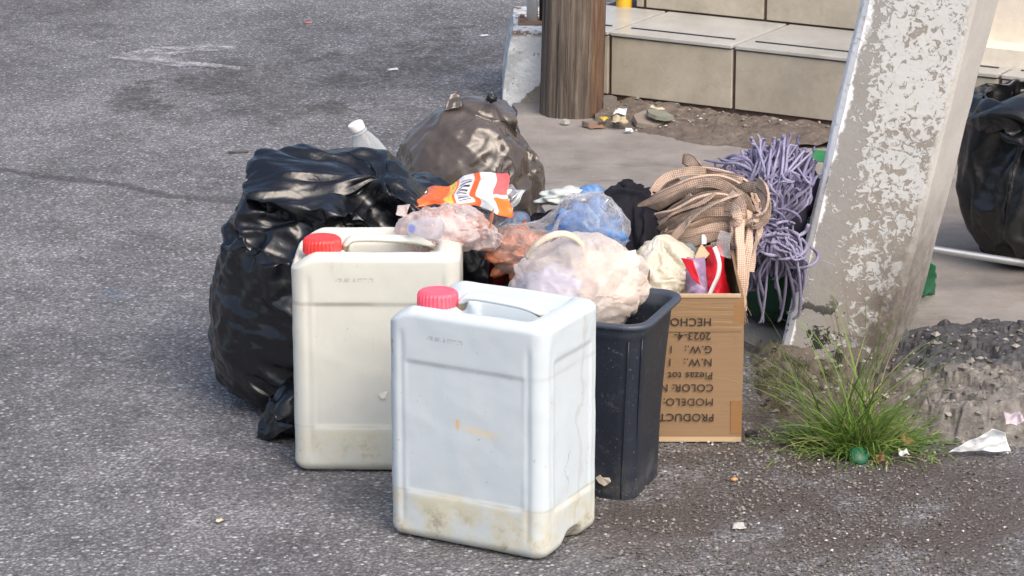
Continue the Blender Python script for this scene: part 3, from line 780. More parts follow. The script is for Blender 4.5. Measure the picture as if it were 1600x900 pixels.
_f1 = folds(.011, 3, (.85, .25, -.5), 15, 2.2, .20, .34); _f2 = crease(.0022, 16, 1); _f3 = folds(.005, 8, (.9, 0, -.15), 22, 3, -1, -.5)
_h1 = folds(.0045, 5, (.5, .1, -.8), 13, 3, .05, .3); _h2 = crease(.002, 16, 2); _h3 = folds(.003, 9, (.8, .1, .6), 20, 4, -1, -.5)
refine(black_bag, lambda p: _f1(p) + _f2(p) + _f3(p)); refine(brown_bag, lambda p: _h1(p) + _h2(p) + _h3(p)); refine(right_bag, crease(.003, 12, 3)); refine(under_bag, crease(.007, 10, 4))
refine(green_bag, crease(.006, 9, 5)); refine(bin_bag, crease(.0035, 26, 6), 1); refine(clear_bag, crease(.004, 24, 7)); refine(ivory, crease(.003, 26, 8)); refine(pinkw, crease(.0055, 30, 9))
for q in (black_bag, brown_bag): sm_ = q.modifiers.new('s', 'SUBSURF'); sm_.levels = sm_.render_levels = 1
sol = jacket.modifiers.new('thick', 'SOLIDIFY'); sol.thickness = .006

# ------------------------------------------------------------------ jerrycans
CW, CD, CH = .290, .20, .395
def can_body():  # a rounded box pushed into shape
    hx, hy, hz = CW / 2, CD / 2, CH / 2; nx, ny, nzz = 84, 56, 108; idx = {}; v = []; f = []
    def vid(i, j, k):
        q = (i, j, k)
        if q not in idx:
            idx[q] = len(v); v.append(shape(-hx + CW * i / nx, -hy + CD * j / ny, -hz + CH * k / nzz))
        return idx[q]
    r = .026
    def shape(x, y, z):
        rr = r
        c = Vector((max(-hx + rr, min(hx - rr, x)), max(-hy + rr, min(hy - rr, y)), max(-hz + rr * .8, min(hz - rr * .6, z))))
        p = Vector((x, y, z)); d = p - c
        if d.length > 1e-9:
            m = max(abs(d.x) / rr, abs(d.y) / rr, abs(d.z) / (rr * .8 if z < 0 else rr * .6)); dn = d.normalized()
            q = c + Vector((dn.x * rr, dn.y * rr, dn.z * (rr * .8 if z < 0 else rr * .6))) * m
        else: q = p
        nrm = d.normalized() if d.length > 1e-9 else Vector((0, 0, 0))
        zz = q.z + hz; out = 0
        ax, ay = abs(nrm.x), abs(nrm.y)
        if ay > .3:      # front and back: recessed label panel, step near the foot, ribs by the corners
            e = sstep(.3, .9, ay); inx = sstep(hx - .034, hx - .042, abs(q.x))
            pan = sstep(.082, .088, zz) * (1 - sstep(.302, .309, zz)) * inx
            out -= .0024 * pan * e
            out -= .0022 * e * (math.exp(-((abs(q.x) - hx + .030) / .0045) ** 2)) * sstep(.02, .05, zz) * (1 - sstep(.34, .365, zz))
            out += .0018 * e * math.sin(math.pi * max(0, min(1, (zz - .09) / .21))) * inx
        if ax > .3:
            e = sstep(.3, .9, ax); iny = sstep(hy - .032, hy - .040, abs(q.y))
            out -= .0028 * e * sstep(.075, .083, zz) * (1 - sstep(.325, .335, zz)) * iny
            out -= .0018 * e * (math.exp(-((abs(q.y) - hy + .026) / .0045) ** 2)) * sstep(.02, .05, zz) * (1 - sstep(.34, .365, zz))
        if ax > .5 or nrm.z < -.3:   # grip notch under each end
            q.z += .022 * math.exp(-(q.y / .030) ** 4) * sstep(hx - .035, hx - .005, abs(q.x)) * (1 - sstep(.0, .05, zz))
        if q.z > hz - .05:
            # shoulder falls away at the cap end
            q.z -= .020 * sstep(-hx + .048, -hx - .002, q.x) * sstep(hz - .05, hz, q.z)
            top = sstep(.5, .95, nrm.z) if d.length > 1e-9 else 0
            if top > 0:
                well = sstep(hy - .022, hy - .032, abs(q.y)) * sstep(-hx - .01, -hx + .014, q.x) * (1 - sstep(hx - .050, hx - .034, q.x))
                q.z -= .016 * well * top
                tr = sstep(.050, .040, abs(q.y)) * sstep(-.058, -.046, q.x) * (1 - sstep(.078, .092, q.x))
                q.z -= .030 * tr * top
        q += nrm * out
        q += nrm * (.0011 * nz(q, 14, 6) + .0005 * nz(q, 40, 7))
        q.z = max(q.z, -hz)
        return Vector((q.x, q.y, q.z + hz))
    def quad(a, b, c, d): f.append((a, b, c, d))
    for i in range(nx):
        for k in range(nzz):
            quad(vid(i, 0, k), vid(i + 1, 0, k), vid(i + 1, 0, k + 1), vid(i, 0, k + 1)); quad(vid(i + 1, ny, k), vid(i, ny, k), vid(i, ny, k + 1), vid(i + 1, ny, k + 1))
    for j in range(ny):
        for k in range(nzz):
            quad(vid(0, j + 1, k), vid(0, j, k), vid(0, j, k + 1), vid(0, j + 1, k + 1)); quad(vid(nx, j, k), vid(nx, j + 1, k), vid(nx, j + 1, k + 1), vid(nx, j, k + 1))
    for i in range(nx):
        for j in range(ny):
            quad(vid(i, j, nzz), vid(i + 1, j, nzz), vid(i + 1, j + 1, nzz), vid(i, j + 1, nzz)); quad(vid(i, j + 1, 0), vid(i + 1, j + 1, 0), vid(i + 1, j, 0), vid(i, j, 0))
    return v, f
def make_hdpe(name, base, low, seed, ambre=.0):
    a = N(name); s_ = a.sep(); vv = a.map(loc=(seed * 3.1, seed, seed * 2.2))
    c = a.mix(a.noise(5, 5, .6, vec=vv), base, tuple(x * .95 for x in base))
    c = a.mix(a.mr(s_[2], .30, .02, 0., .55), c, low)
    # scuffs and long faint runs
    c = a.mix(a.mr(a.noise(22, 6, .75, vec=a.map((1, 1, .25), loc=(seed, 2, 1))), .58, .75, 0., .3), c, tuple(x * .62 for x in base))
    c = a.mix(a.mr(a.noise(90, 3, .6, vec=vv), .68, .74, 0., .55), c, (.32, .27, .2))
    # grime: along the foot, inside the handle; darker broken lines along the panel ledges
    g = a.noise(16, 7, .75, vec=vv)
    foot = a.ma('MULTIPLY', a.mr(a.ma('ADD', s_[2], a.ma('MULTIPLY', a.noise(9, 4, vec=vv), .05)), .118, .098), a.mr(g, .36, .60, .08, 1.))
    c = a.mix(a.ma('MULTIPLY', foot, .68 if ambre else .42), c, a.mix(a.noise(12, 4, vec=vv), (.62, .57, .36), (.46, .42, .29)))
    c = a.mix(a.ma('MULTIPLY', a.mr(s_[2], .085, .01), a.mr(g, .53, .66, 0., .7)), c, (.13, .11, .09))
    led = a.ma('MULTIPLY', a.mr(a.ma('ABSOLUTE', a.ma('SUBTRACT', s_[2], .306)), .006, .001), a.mr(a.noise(11, 5, vec=vv), .35, .62))
    c = a.mix(a.ma('MULTIPLY', led, .22 if ambre else .5), c, (.30, .26, .2))
    led2 = a.ma('MULTIPLY', a.mr(a.ma('ABSOLUTE', a.ma('SUBTRACT', s_[2], .085)), .003, .0005), a.mr(a.noise(11, 5, vec=vv), .35, .6))
    c = a.mix(a.ma('MULTIPLY', led2, .45), c, (.36, .32, .22))
    if ambre:
        m = a.oval(-.012, -.1, .005, 1, 0, .2); z_ = a.mr(a.ma('ABSOLUTE', a.ma('SUBTRACT', s_[2], .212)), .012, .005)
        c = a.mix(a.ma('MULTIPLY', a.ma('MULTIPLY', m, z_), .75), c, (.72, .45, .12))
        m = a.oval(.03, -.1, .045, 1, 0, .3); z_ = a.mr(a.ma('ABSOLUTE', a.ma('ADD', a.ma('SUBTRACT', s_[2], .207), a.ma('MULTIPLY', s_[0], .1))), .009, .001)
        c = a.mix(a.ma('MULTIPLY', a.ma('MULTIPLY', m, z_), .55), c, (.74, .60, .36))
    # smudged moulded lettering under the top edge, too worn to read; small rust dots down the left side
    lt = a.ma('MULTIPLY', a.mr(a.ma('ABSOLUTE', a.ma('SUBTRACT', s_[0], -.035)), .034, .030), a.mr(a.ma('ABSOLUTE', a.ma('SUBTRACT', s_[2], .349)), .0042, .003))
    c = a.mix(a.ma('MULTIPLY', lt, a.mr(a.noise(260, 2, .5, vec=a.map((1, .1, .5))), .46, .54, 0., .45)), c, (.25, .26, .26))
    dots = a.ma('MULTIPLY', a.mr(s_[0], -.105, -.125), a.mr(a.noise(70, 2, .5, vec=vv), .66, .72))
    c = a.mix(a.ma('MULTIPLY', dots, .7), c, (.42, .28, .14))
    ck = a.ma('MULTIPLY', a.mr(a.ma('ABSOLUTE', a.ma('ADD', a.ma('SUBTRACT', s_[1], -.01), a.ma('MULTIPLY', a.ma('SUBTRACT', a.noise(26, 3), .5), .06))), .0016, .0006), a.mr(a.ma('ABSOLUTE', a.ma('SUBTRACT', s_[2], .13)), .05, .02))
    c = a.mix(a.ma('MULTIPLY', a.ma('MULTIPLY', ck, a.mr(s_[0], .13, .14)), .4), c, (.2, .18, .16))
    sm = a.ma('MULTIPLY', a.mr(a.ma('ABSOLUTE', a.ma('ADD', a.ma('SUBTRACT', s_[1], .03), a.ma('MULTIPLY', a.ma('SUBTRACT', a.noise(12, 3), .5), .12))), .010, .001), a.mr(s_[0], .12, .14))
    c = a.mix(a.ma('MULTIPLY', sm, .22), c, (.3, .27, .22))
    h = a.ma('ADD', a.noise(13, 3), a.ma('MULTIPLY', a.noise(170, 3), .15))
    a.set(col=c, rough=a.mr(g, .3, .7, .38, .55), normal=a.bump(h, .25, .004), sub=.35, spec=.4)
    a.b.inputs['Subsurface Radius'].default_value = (1, 1, 1.05); a.b.inputs['Subsurface Scale'].default_value = .012
    return a.m
M_can1 = make_hdpe('bluish white jerrycan plastic', (.56, .63, .675), (.54, .61, .655), 1, 1)
M_can2 = make_hdpe('cream jerrycan plastic', (.60, .61, .56), (.54, .58, .56), 2)
def make_handle(base):
    a = N('grimy handle plastic'); s_ = a.sep()
    a.set(col=a.mix(a.mr(a.ma('ADD', s_[2], a.ma('MULTIPLY', a.noise(30, 5), .010)), CH - .0005, CH - .006), base, (.22, .165, .11)), rough=.5); return a.m
def make_cap(c):
    a = N('cap plastic'); a.set(col=a.mix(a.mr(a.noise(30, 5, .7), .5, .72, 0., .3), c, (min(1, c[0] * 1.1), .3, .3)), rough=.42, sub=.15, normal=a.bump(a.noise(60, 4), .12, .003))
    a.b.inputs['Subsurface Scale'].default_value = .005; return a.m
cbv, cbf = can_body()
body_me = None
def cap_mesh():
    v = []; f = []; n = 120; prof = [(.0300, 0, 0), (.0305, .002, 1), (.0300, .018, 1), (.0288, .0215, .6), (.0262, .0238, 0), (.0215, .0246, 0), (.0205, .0238, 0), (.010, .0240, 0), (.0005, .0240, 0)]
    for r, z, rib in prof:
        for k in range(n):
            an = 2 * math.pi * k / n; rr = r + rib * .0011 * (1 if k % 4 < 2 else -1)
            v.append((rr * math.cos(an), rr * math.sin(an), z))
    for i in range(len(prof) - 1):
        for k in range(n):
            a, b = i * n + k, i * n + (k + 1) % n; f.append((a, b, b + n, a + n))
    return v, f
def jerrycan(name, corner, yaw, mb, base, capc, label, liquid=None):
    t = empty(name, (0, 0, 0), yaw); d = Vector((math.cos(yaw), math.sin(yaw), 0)); n_ = Vector((-d.y, d.x, 0))
    t.location = corner - d * (CW / 2) + n_ * (CD / 2); t.location.z = 0
    mesh('body', cbv, cbf, mb, t)
    hpth = spline([(-.066, 0, CH - .050), (-.060, 0, CH - .022), (-.050, 0, CH - .003), (-.028, 0, CH + .002), (.03, 0, CH + .001), (.066, 0, CH - .002), (.086, 0, CH - .008), (.104, 0, CH - .018)], 6)
    hv, hf = tube(hpth, .0145, 16, ry=.0065, first=Vector((0, 1, 0)))
    mesh('handle', hv, hf, make_handle(base), t)
    nk = mesh('neck', *revolve([(.029, 0), (.0275, .003), (.0245, .006), (.0245, .014)], 40), mb, t, loc=(-.096, -.012, CH - .036)); sharp(nk)
    cp_ = mesh('cap', *cap_mesh(), make_cap(capc), t, loc=(-.096, -.012, CH - .020)); cp_.scale = (1.08, 1.08, 1.12); sharp(cp_, 40)
    mesh('tamper_ring', *revolve([(.0262, 0), (.0285, .0008), (.0285, .0045), (.0262, .005)], 48), cp_.data.materials[0], t, loc=(-.096, -.012, CH - .0258))
    # small moulded pour lug on the right shoulder
    tag(t, label, 'jerrycan', 'jerrycans standing in front of the heap'); return t
YAW1 = R(-28)
can1 = jerrycan('jerrycan', P(850, 883), YAW1, M_can1, (.60, .67, .70), (.86, .11, .17), 'front bluish white plastic jerrycan with pink red cap, turned at an angle')
can2 = jerrycan('jerrycan', P(720, 741), R(-1), M_can2, (.64, .645, .575), (.76, .05, .045), 'cream plastic jerrycan with red cap standing before the black bag')
# stuck paper flake on the cream can
fl = mesh('paper_flake', [(-.008, 0, .002), (-.002, -.0012, .007), (.003, -.0006, .005), (.010, 0, .006), (.006, -.001, -.002), (.009, 0, -.007), (.0, -.0008, -.008), (-.004, 0, -.003)],
          [(0, 1, 2, 7), (2, 3, 4), (2, 4, 7), (4, 5, 6, 7)], plain('white paper', (.7, .7, .66), .8), can2, smooth=False, loc=(.010, -CD / 2 - .0002, .145))

# ------------------------------------------------------------------ black bin
def make_binmat():
    a = N('scuffed black bin plastic'); s_ = a.sep()
    c = a.mix(a.noise(12, 6, .7), (.010, .014, .024), (.022, .029, .044))
    c = a.mix(a.mr(a.noise(26, 7, .8, dist=.8), .56, .74, 0., .38), c, (.15, .16, .17))
    c = a.mix(a.mr(a.noise(200, 2), .66, .72, 0., .4), c, (.25, .25, .25))
    c = a.mix(a.ma('MULTIPLY', a.mr(s_[2], .09, .0), a.mr(a.noise(20, 6, .7), .42, .66, 0., .5)), c, (.14, .13, .12))
    c = a.mix(a.mr(s_[2], .290, .302, 0., .28), c, (.13, .16, .21))
    a.set(col=c, rough=.46, normal=a.bump(a.noise(60, 5, .7), .2, .003)); return a.m
M_bin = make_binmat()
BYAW = R(-20); BW0, BD0, BW1, BD1, BH = .215, .165, .252, .212, .317
def rrect(w_, d_, r, n=9):
    out = []
    for cx, cy, a0 in ((w_ / 2 - r, -d_ / 2 + r, -90), (w_ / 2 - r, d_ / 2 - r, 0), (-w_ / 2 + r, d_ / 2 - r, 90), (-w_ / 2 + r, -d_ / 2 + r, 180)):
        for k in range(n):
            an = R(a0 + 90 * k / (n - 1)); out.append((cx + r * math.cos(an), cy + r * math.sin(an)))
    # subdivide straight runs for small undulations
    res = []
    for i in range(len(out)):
        p, q = out[i], out[(i + 1) % len(out)]; L = math.dist(p, q); m = max(1, int(L / .012))
        for k in range(m): res.append((p[0] + (q[0] - p[0]) * k / m, p[1] + (q[1] - p[1]) * k / m))
    return res
bc = P(984, 782) ; bd = Vector((math.cos(BYAW), math.sin(BYAW), 0)); bn = Vector((-bd.y, bd.x, 0))
bcen = bc - bd * (BW0 / 2 - .006) + bn * (BD0 / 2 - .006); bcen.z = 0
bin_ = empty('bin', bcen, BYAW); tag(bin_, 'black rectangular plastic bin with rolled rim, beside the bluish white jerrycan', 'bin')
def bin_shell():
    ref = rrect(BW1, BD1, .035); n = len(ref); v = []; f = []
    rings = []
    for i in range(15):
        t = i / 14; rings.append((BH * t, t, 0))
    prof = [(z, t, 0) for z, t, _ in rings] + [(BH - .001, 1, .006), (BH + .001, 1, .010), (BH + .003, 1, .006), (BH + .002, 1, 0), (BH - .004, 1, -.0035)] + [(BH * (1 - i / 10) + .004 * (i / 10), 1 - i / 10, -.0035) for i in range(1, 11)]
    for z, t, off in prof:
        for (x, y) in ref:
            sx = (BW0 + (BW1 - BW0) * t + 2 * off) / BW1; sy = (BD0 + (BD1 - BD0) * t + 2 * off) / BD1
            r_ = Vector((x * sx, y * sy, z)); b_ = .004 * math.sin(math.pi * min(1, t)) * (1 if off == 0 else 0)
            nn = Vector((x / BW1, y / BD1, 0)).normalized()
            v.append(r_ + nn * (-b_ + .0012 * nz(r_, 14, 3)))
    for i in range(len(prof) - 1):
        for k in range(n):
            a, b = i * n + k, i * n + (k + 1) % n; f.append((a, b, b + n, a + n))
    f += [tuple(range(n))[::-1], tuple(range((len(prof) - 1) * n, len(prof) * n))]
    return v, f
bs = mesh('shell', *bin_shell(), M_bin, bin_); sharp(bs, 50)
# rolled rim as its own part
rim = [(x * (BW1 + .016) / BW1, y * (BD1 + .016) / BD1, BH - .002) for x, y in rrect(BW1, BD1, .035)]; rim.append(rim[0])
mesh('rim', *tube(rim, .0055, 8, False), M_bin, bin_)
# moulded seam lines on the front right corner
for k, (xo, yo) in enumerate(((.012, 0), (.0, .004))):
    pts = []
    for i in range(9):
        t = i / 8; hw = (BW0 + (BW1 - BW0) * t) / 2; hd = (BD0 + (BD1 - BD0) * t) / 2
        pts.append((hw - .028 + xo * .6, -hd + .0022, .002 + (BH - .03) * t) if k == 0 else (hw - .004, -hd + .020 + yo, .002 + (BH - .03) * t))
    mesh('seam', *tube(pts, .0016, 6), M_bin, bin_)
lb = mesh('torn_label', [(-.014, 0, .004), (-.006, -.001, .010), (-.001, -.0015, .006), (.011, -.001, .007), (.014, -.002, .001), (.008, 0, -.005), (.002, -.001, -.009), (-.008, -.001, -.004)],
          [(0, 1, 2, 7), (2, 3, 4), (2, 4, 5), (2, 5, 6), (2, 6, 7)], plain('torn paper', (.52, .48, .40), .7), bin_, smooth=False, loc=(.058, -BD0 / 2 - .0050, .034))
sdl = lb.modifiers.new('t', 'SOLIDIFY'); sdl.thickness = .0012

# ------------------------------------------------------------------ cardboard box
def make_card(name, c1, c2):
    a = N(name)
    c = a.mix(a.noise(5, 6, .65), c1, c2)
    c = a.mix(1., c, a.ramp(a.noise(60, 3, .6, vec=a.map((.04, 1, 6))), (.3, .92), (.7, 1.06)), 'MULTIPLY')
    c = a.mix(a.mr(a.noise(18, 6, .75), .56, .72, 0., .4), c, tuple(x * .6 for x in c1))
    a.set(col=c, rough=.78, normal=a.bump(a.noise(40, 4, vec=a.map((.1, 1, 4))), .2, .002)); return a.m
M_card = make_card('brown cardboard', (.24, .15, .08), (.30, .195, .11)); M_edge = make_card('cardboard edge', (.46, .33, .2), (.56, .42, .27))
M_tape = make_card('brown packing tape', (.26, .14, .06), (.32, .18, .08)); M_tape.node_tree.nodes['Principled BSDF'].inputs['Roughness'].default_value = .3
M_ink = plain('black print', (.03, .022, .018), .7)
bxr = P(1158, 691); BXW, BXD, BXH = .385, .33, .272
box_ = empty('cardboard_box', (bxr.x - BXW, bxr.y, 0), R(-.6)); tag(box_, 'open brown cardboard box with upside-down black printing, right of the bin', 'box')
def panel(name, x0, x1, y0, y1, z0, z1, m=None, warp=.0018, n=14, rot=None):
    v, f = box(0, 1, 0, 1, 0, 1); bmh = bmesh.new()
    vs = [bmh.verts.new((x0 + (x1 - x0) * p[0], y0 + (y1 - y0) * p[1], z0 + (z1 - z0) * p[2])) for p in v]
    for q in f: bmh.faces.new([vs[i] for i in q])
    L = sorted(((x1 - x0, 0), (y1 - y0, 1), (z1 - z0, 2)))[1:]
    es = [e for e in bmh.edges if any(abs((e.verts[0].co - e.verts[1].co)[ax]) > 1e-6 for _, ax in L)]
    bmesh.ops.subdivide_edges(bmh, edges=es, cuts=n, use_grid_fill=True)
    for q in bmh.verts: q.co += Vector((nz(q.co, 9, 1), nz(q.co, 9, 2), nz(q.co, 9, 3) * .5)) * warp
    me = bpy.data.meshes.new(name); bmh.to_mesh(me); bmh.free(); me.materials.append(m or M_card)
    o = bpy.data.objects.new(name, me); COL.objects.link(o); o.parent = box_; return o
panel('front_panel', 0, BXW, 0, .004, .002, BXH)
panel('back_panel', 0, BXW, BXD - .004, BXD, .002, BXH)
panel('side_panel', 0, .004, .0045, BXD - .0045, .002, BXH)
panel('side_panel', BXW - .004, BXW, .0045, BXD - .0045, .002, BXH)
panel('base_panel', .005, BXW - .005, .005, BXD - .005, .004, .008)
# the front flap is folded down inside, its crease standing a little proud; side flap raised
panel('flap', .006, BXW - .006, -.0015, .0075, BXH - .001, BXH + .004, M_edge, .0012)
rf = panel('flap', 0, .0035, .01, BXD - .01, 0, .045, M_card, .002); rf.location = (BXW - .006, 0, BXH); rf.rotation_euler = (0, R(-14), 0)
for (x0, x1, z0, z1) in ((BXW - .018, BXW + .0, .225, .262), (BXW - .020, BXW + .0, .018, .080)):
    tp = panel('tape', x0, x1, -.0012, .0002, z0, z1, M_tape, .0004, 4)
tp = panel('tape', .05, BXW - .004, -.0010, .0, .208, .262, None, .0004, 6)
def make_ctape():
    a = N('clear tape over cardboard'); a.set(col=a.mix(a.noise(30, 5), (.25, .16, .085), (.30, .20, .115)), rough=.22, normal=a.bump(a.noise(40, 4, vec=a.map((.2, 1, 3))), .5, .004)); return a.m
tp.data.materials.clear(); tp.data.materials.append(make_ctape())
panel('tape', .004, BXW - .001, -.0022, -.0010, 0.003, .012, M_edge, .0006, 6)
def text(s_, px, py, size, cw=1.0):
    c_ = bpy.data.curves.new('printed_text', 'FONT'); c_.body = s_; c_.size = size; c_.offset = 0 if 'M' in s_ else size * .006; c_.extrude = .00012; c_.space_character = cw
    c_.materials.append(M_ink); o = bpy.data.objects.new('printed_text', c_); COL.objects.link(o); o.parent = box_
    k = ray(px, py); t = (bxr.y) / k.y; q = Vector((0, 0, CAM_H)) + k * t - Vector(box_.location)
    bpy.context.view_layer.update(); me = bpy.data.meshes.new_from_object(o.evaluated_get(bpy.context.evaluated_depsgraph_get())); me.name = 'printed_text'
    bpy.data.objects.remove(o); bpy.data.curves.remove(c_); o = bpy.data.objects.new('printed_text', me); COL.objects.link(o); o.parent = box_
    o.location = (q.x, -.0027, q.z); o.rotation_euler = (R(90), R(180), 0); return o
for s_, px, py, k in (('HECHO EN', 1112, 496, 1.05), ('2023-4-', 1111, 518, 1.02), ('G.W.:   1', 1113, 539, 1.0), ('N.W.:   1', 1113, 559, 1.02), ('Piezas tot', 1114, 580, .98), ('COLOR: N', 1115, 599, 1.), ('MODELO:', 1115, 621, 1.02), ('PRODUCTO', 1116, 645, 1.04)):
    text(s_, px, py, 0.0194 * k, 1.06)

# contents of the box
M_red = opaque_film('glossy red wrapper', (.55, .008, .02), .22, .5, 12, 40, .012, 0)
M_white = opaque_film('white foil lining', (.75, .75, .76), .3, .5, 12, 40, .012, 0)
M_lil = film('lilac clear film', (.55, .40, .62), .6, .15, .8, 22, 60, .008, c2=(.85, .78, .88), creases=.5)
M_blueclear = film('pale blue clear plastic', (.55, .68, .78), .3, .1, .6, 14, 40, .008, creases=.4)
def sheet(name, corners, m, n=26, amp=.008, fr=22, seed=1, parent=None, th=.0008, fold=None, uv=False, fine=.3):
    a, b, c_, d = [Vector(q) for q in corners]; v = []; f = []; uvs = []
    nn = (b - a).cross(d - a).normalized()
    for j in range(n + 1):
        for i in range(n + 1):
            s_, t = i / n, j / n; p = (a.lerp(b, s_)).lerp(d.lerp(c_, s_), t)
            h = noise.noise(p * fr + Vector((seed, seed * 2, 0))); h2 = 1 - 2 * abs(noise.noise(p * fr * 1.7 + Vector((seed * 4, 0, 1))))
            h3 = 1 - 2 * abs(noise.noise(p * fr * 4 + Vector((seed * 3, 0, 5))))
            p = p + nn * (amp * (h + .6 * h2 + fine * .4 * h3))
            p += Vector((noise.noise(p * 30), 0, noise.noise(p * 30 + Vector((9, 0, 0))))) * .003
            if fold: p += fold(s_, t)
            v.append(p); uvs.append((s_, t))
    for j in range(n):
        for i in range(n):
            q = j * (n + 1) + i; f.append((q, q + 1, q + n + 2, q + n + 1))
    o = mesh(name, v, f, m, parent); set_uv(o, uvs)
    s2 = o.modifiers.new('t', 'SOLIDIFY'); s2.thickness = th; return o
rw = sheet('snack_wrapper', [Q(1098, 462, 5.17), Q(1141, 462, 5.15), Q(1128, 382, 5.27), Q(1104, 384, 5.26)], M_red, amp=.006, seed=3, fold=lambda s_, t: Vector((0, -.035 * math.sin(math.pi * s_) * (1 - .3 * t), 0)))
tag(rw, 'glossy red snack wrapper upright in the right corner of the box', 'wrapper')
ew = [Q(1104 + dx, py, 5.135) for dx, py in ((4, 462), (10, 448), (18, 430), (20, 412), (16, 396), (12, 386))]
hv, hf, huv = ribbon(spline(ew, 5), .008, Vector((1, .4, .1)), .0006); mesh('white_edge', hv, hf, M_white, rw)
bw = sheet('striped_wrapper', [Q(1074, 462, 5.16), Q(1108, 462, 5.15), Q(1100, 402, 5.22), Q(1060, 396, 5.24)], M_lil, amp=.007, seed=5, fold=lambda s_, t: Vector((0, -.03 * math.sin(math.pi * s_), 0)))
tag(bw, 'crinkled lilac clear wrapper with a red band beside the glossy red one', 'wrapper')
sheet('red_band', [Q(1064, 402, 5.165), Q(1082, 404, 5.155), Q(1096, 446, 5.13), Q(1083, 436, 5.14)], M_red, bw and M_red and 14, amp=.003, seed=6, parent=bw)
dome = mesh('contents', *blob((0, 0, 0), (.022, .02, .016), .3, 2, 14, 61), M_blueclear)
dome.name = 'clear_tub'; dome.location = Q(1070, 394, 5.28); tag(dome, 'small pale blue clear plastic tub among the wrappers in the box', 'tub')
cs_ = sheet('card_scrap', [Q(1084, 402, 5.22), Q(1094, 410, 5.2), Q(1108, 396, 5.23), Q(1096, 380, 5.25)], M_edge, 8, .001, seed=2); tag(cs_, 'torn cardboard corner sticking up between the lilac and red wrappers', 'cardboard')
cf = sheet('card_scrap', [Q(998, 432, 5.17), Q(1016, 446, 5.16), Q(1016, 420, 5.17), Q(1004, 408, 5.17)], plain('dark cardboard', (.12, .07, .04), .8), 8, .001, seed=4); tag(cf, 'dark brown cardboard scrap between the cream and ivory carrier bags', 'cardboard')
sw = Q(1100, 374, 5.27); pc = mesh('paper_tag', *box(-.0045, .0045, -.0006, .0006, -.009, .009), plain('pale label', (.7, .78, .84), .6), smooth=False, loc=sw, rot=(0, 0, .2)); tag(pc, 'small pale paper tag under the beige webbing coil', 'tag')
# clear bag round the right corner, over the red wrapper
cw_ = sheet('clear_film', [Q(1116, 398, 5.18), Q(1141, 404, 5.17), Q(1143, 366, 5.21), Q(1124, 362, 5.22)], M_clear, 20, .006, seed=8, th=.0005); tag(cw_, 'torn clear film between the webbing and the red wrapper', 'plastic film')

# ------------------------------------------------------------------ orange printed wrapper on top
def make_print():
    a = N('orange printed wrapper'); n = a.t.nodes.new('ShaderNodeSeparateXYZ'); a.L(a.tc.outputs['UV'], n.inputs[0]); u, v_ = n.outputs[0], n.outputs[1]
    def band(x, lo, hi, e=.006): return a.ma('MULTIPLY', a.mr(x, lo - e, lo + e), a.mr(x, hi + e, hi - e))
    org = (.80, .13, .03)
    c = a.mix(band(u, .0, .30), org, (.78, .16, .03))
    # small dark lines of print on the left
    ln = a.ma('MULTIPLY', band(u, .05, .27), a.mr(a.noise(1, 3, .6, vec=a.map((150, 26, 1), src='UV')), .52, .56))
    c = a.mix(a.ma('MULTIPLY', ln, .8), c, (.25, .02, .02))
    c = a.mix(band(u, .285, .37), c, (.78, .52, .06))
    c = a.mix(a.ma('MULTIPLY', band(u, .295, .36), a.mr(a.noise(1, 3, .6, vec=a.map((120, 30, 1), src='UV', loc=(4, 2, 0))), .53, .57)), c, (.25, .12, .04))
    c = a.mix(a.ma('MULTIPLY', band(u, .40, .585), band(v_, .14, 1.2)), c, (.64, .64, .67))
    # barcode: bars run across the strip
    bars = a.t.nodes.new('ShaderNodeTexNoise'); bars.noise_dimensions = '1D'; bars.inputs['Scale'].default_value = 34; bars.inputs['Detail'].default_value = 1; a.L(v_, bars.inputs['W'])
    bk = a.ma('MULTIPLY', a.ma('MULTIPLY', band(u, .425, .555), band(v_, .20, .86)), a.mr(a.ma('FRACT', a.ma('ADD', a.ma('MULTIPLY', v_, 12.), bars.outputs[0])), .40, .50))
    c = a.mix(bk, c, (.03, .025, .06))
    c = a.mix(band(u, .66, .84), c, (.54, .61, .65)); c = a.mix(a.ma('MULTIPLY', band(u, .655, .68), 1.), c, (.66, .66, .66)); c = a.mix(band(u, .82, .845), c, (.66, .66, .66))
    c = a.mix(a.ma('MULTIPLY', band(u, .845, 1.1), band(v_, .0, .52)), c, (.82, .16, .02))
    c = a.mix(a.ma('MULTIPLY', band(u, .845, 1.1), band(v_, .52, 1.1)), c, (.74, .12, .12))
    c = a.mix(a.ma('MULTIPLY', band(u, .845, 1.1), band(v_, .50, .56)), c, (.86, .8, .78))
    a.set(col=c, rough=.28, normal=crinkle(a, 20, 60, .6, .006), spec=.6); return a.m
k4 = 5.14
ow = sheet('printed_wrapper', [Q(648, 326, k4 - .03), Q(800, 342, k4 - .02), Q(792, 270, k4 + .05), Q(664, 304, k4 + .05)], make_print(), 60, .007, 18, 11, fold=lambda s_, t: Vector((.004 * math.sin(9 * t), -.02 * math.sin(math.pi * t) + .008 * math.sin(13 * s_ + 2 * t), .010 * math.sin(math.pi * s_) + .005 * math.sin(11 * s_ + 1) * t)))
tag(ow, 'orange and white printed snack wrapper with a barcode on top of the heap', 'wrapper')
M_foil = opaque_film('silver foil', (.55, .57, .58), .18, .8, 18, 60, .012, 0); M_foil.node_tree.nodes['Principled BSDF'].inputs['Metallic'].default_value = .6
sheet('foil_lining', [Q(770, 372, k4 - .01), Q(800, 330, k4 - .015), Q(822, 296, k4 + .03), Q(790, 296, k4 + .02)], M_foil, 24, .007, 22, 13, parent=ow)
sheet('clear_side', [Q(726, 338, k4 - .012), Q(800, 336, k4 - .005), Q(782, 392, k4 + .01), Q(722, 376, k4)], M_clear, 22, .008, 22, 14, parent=ow)
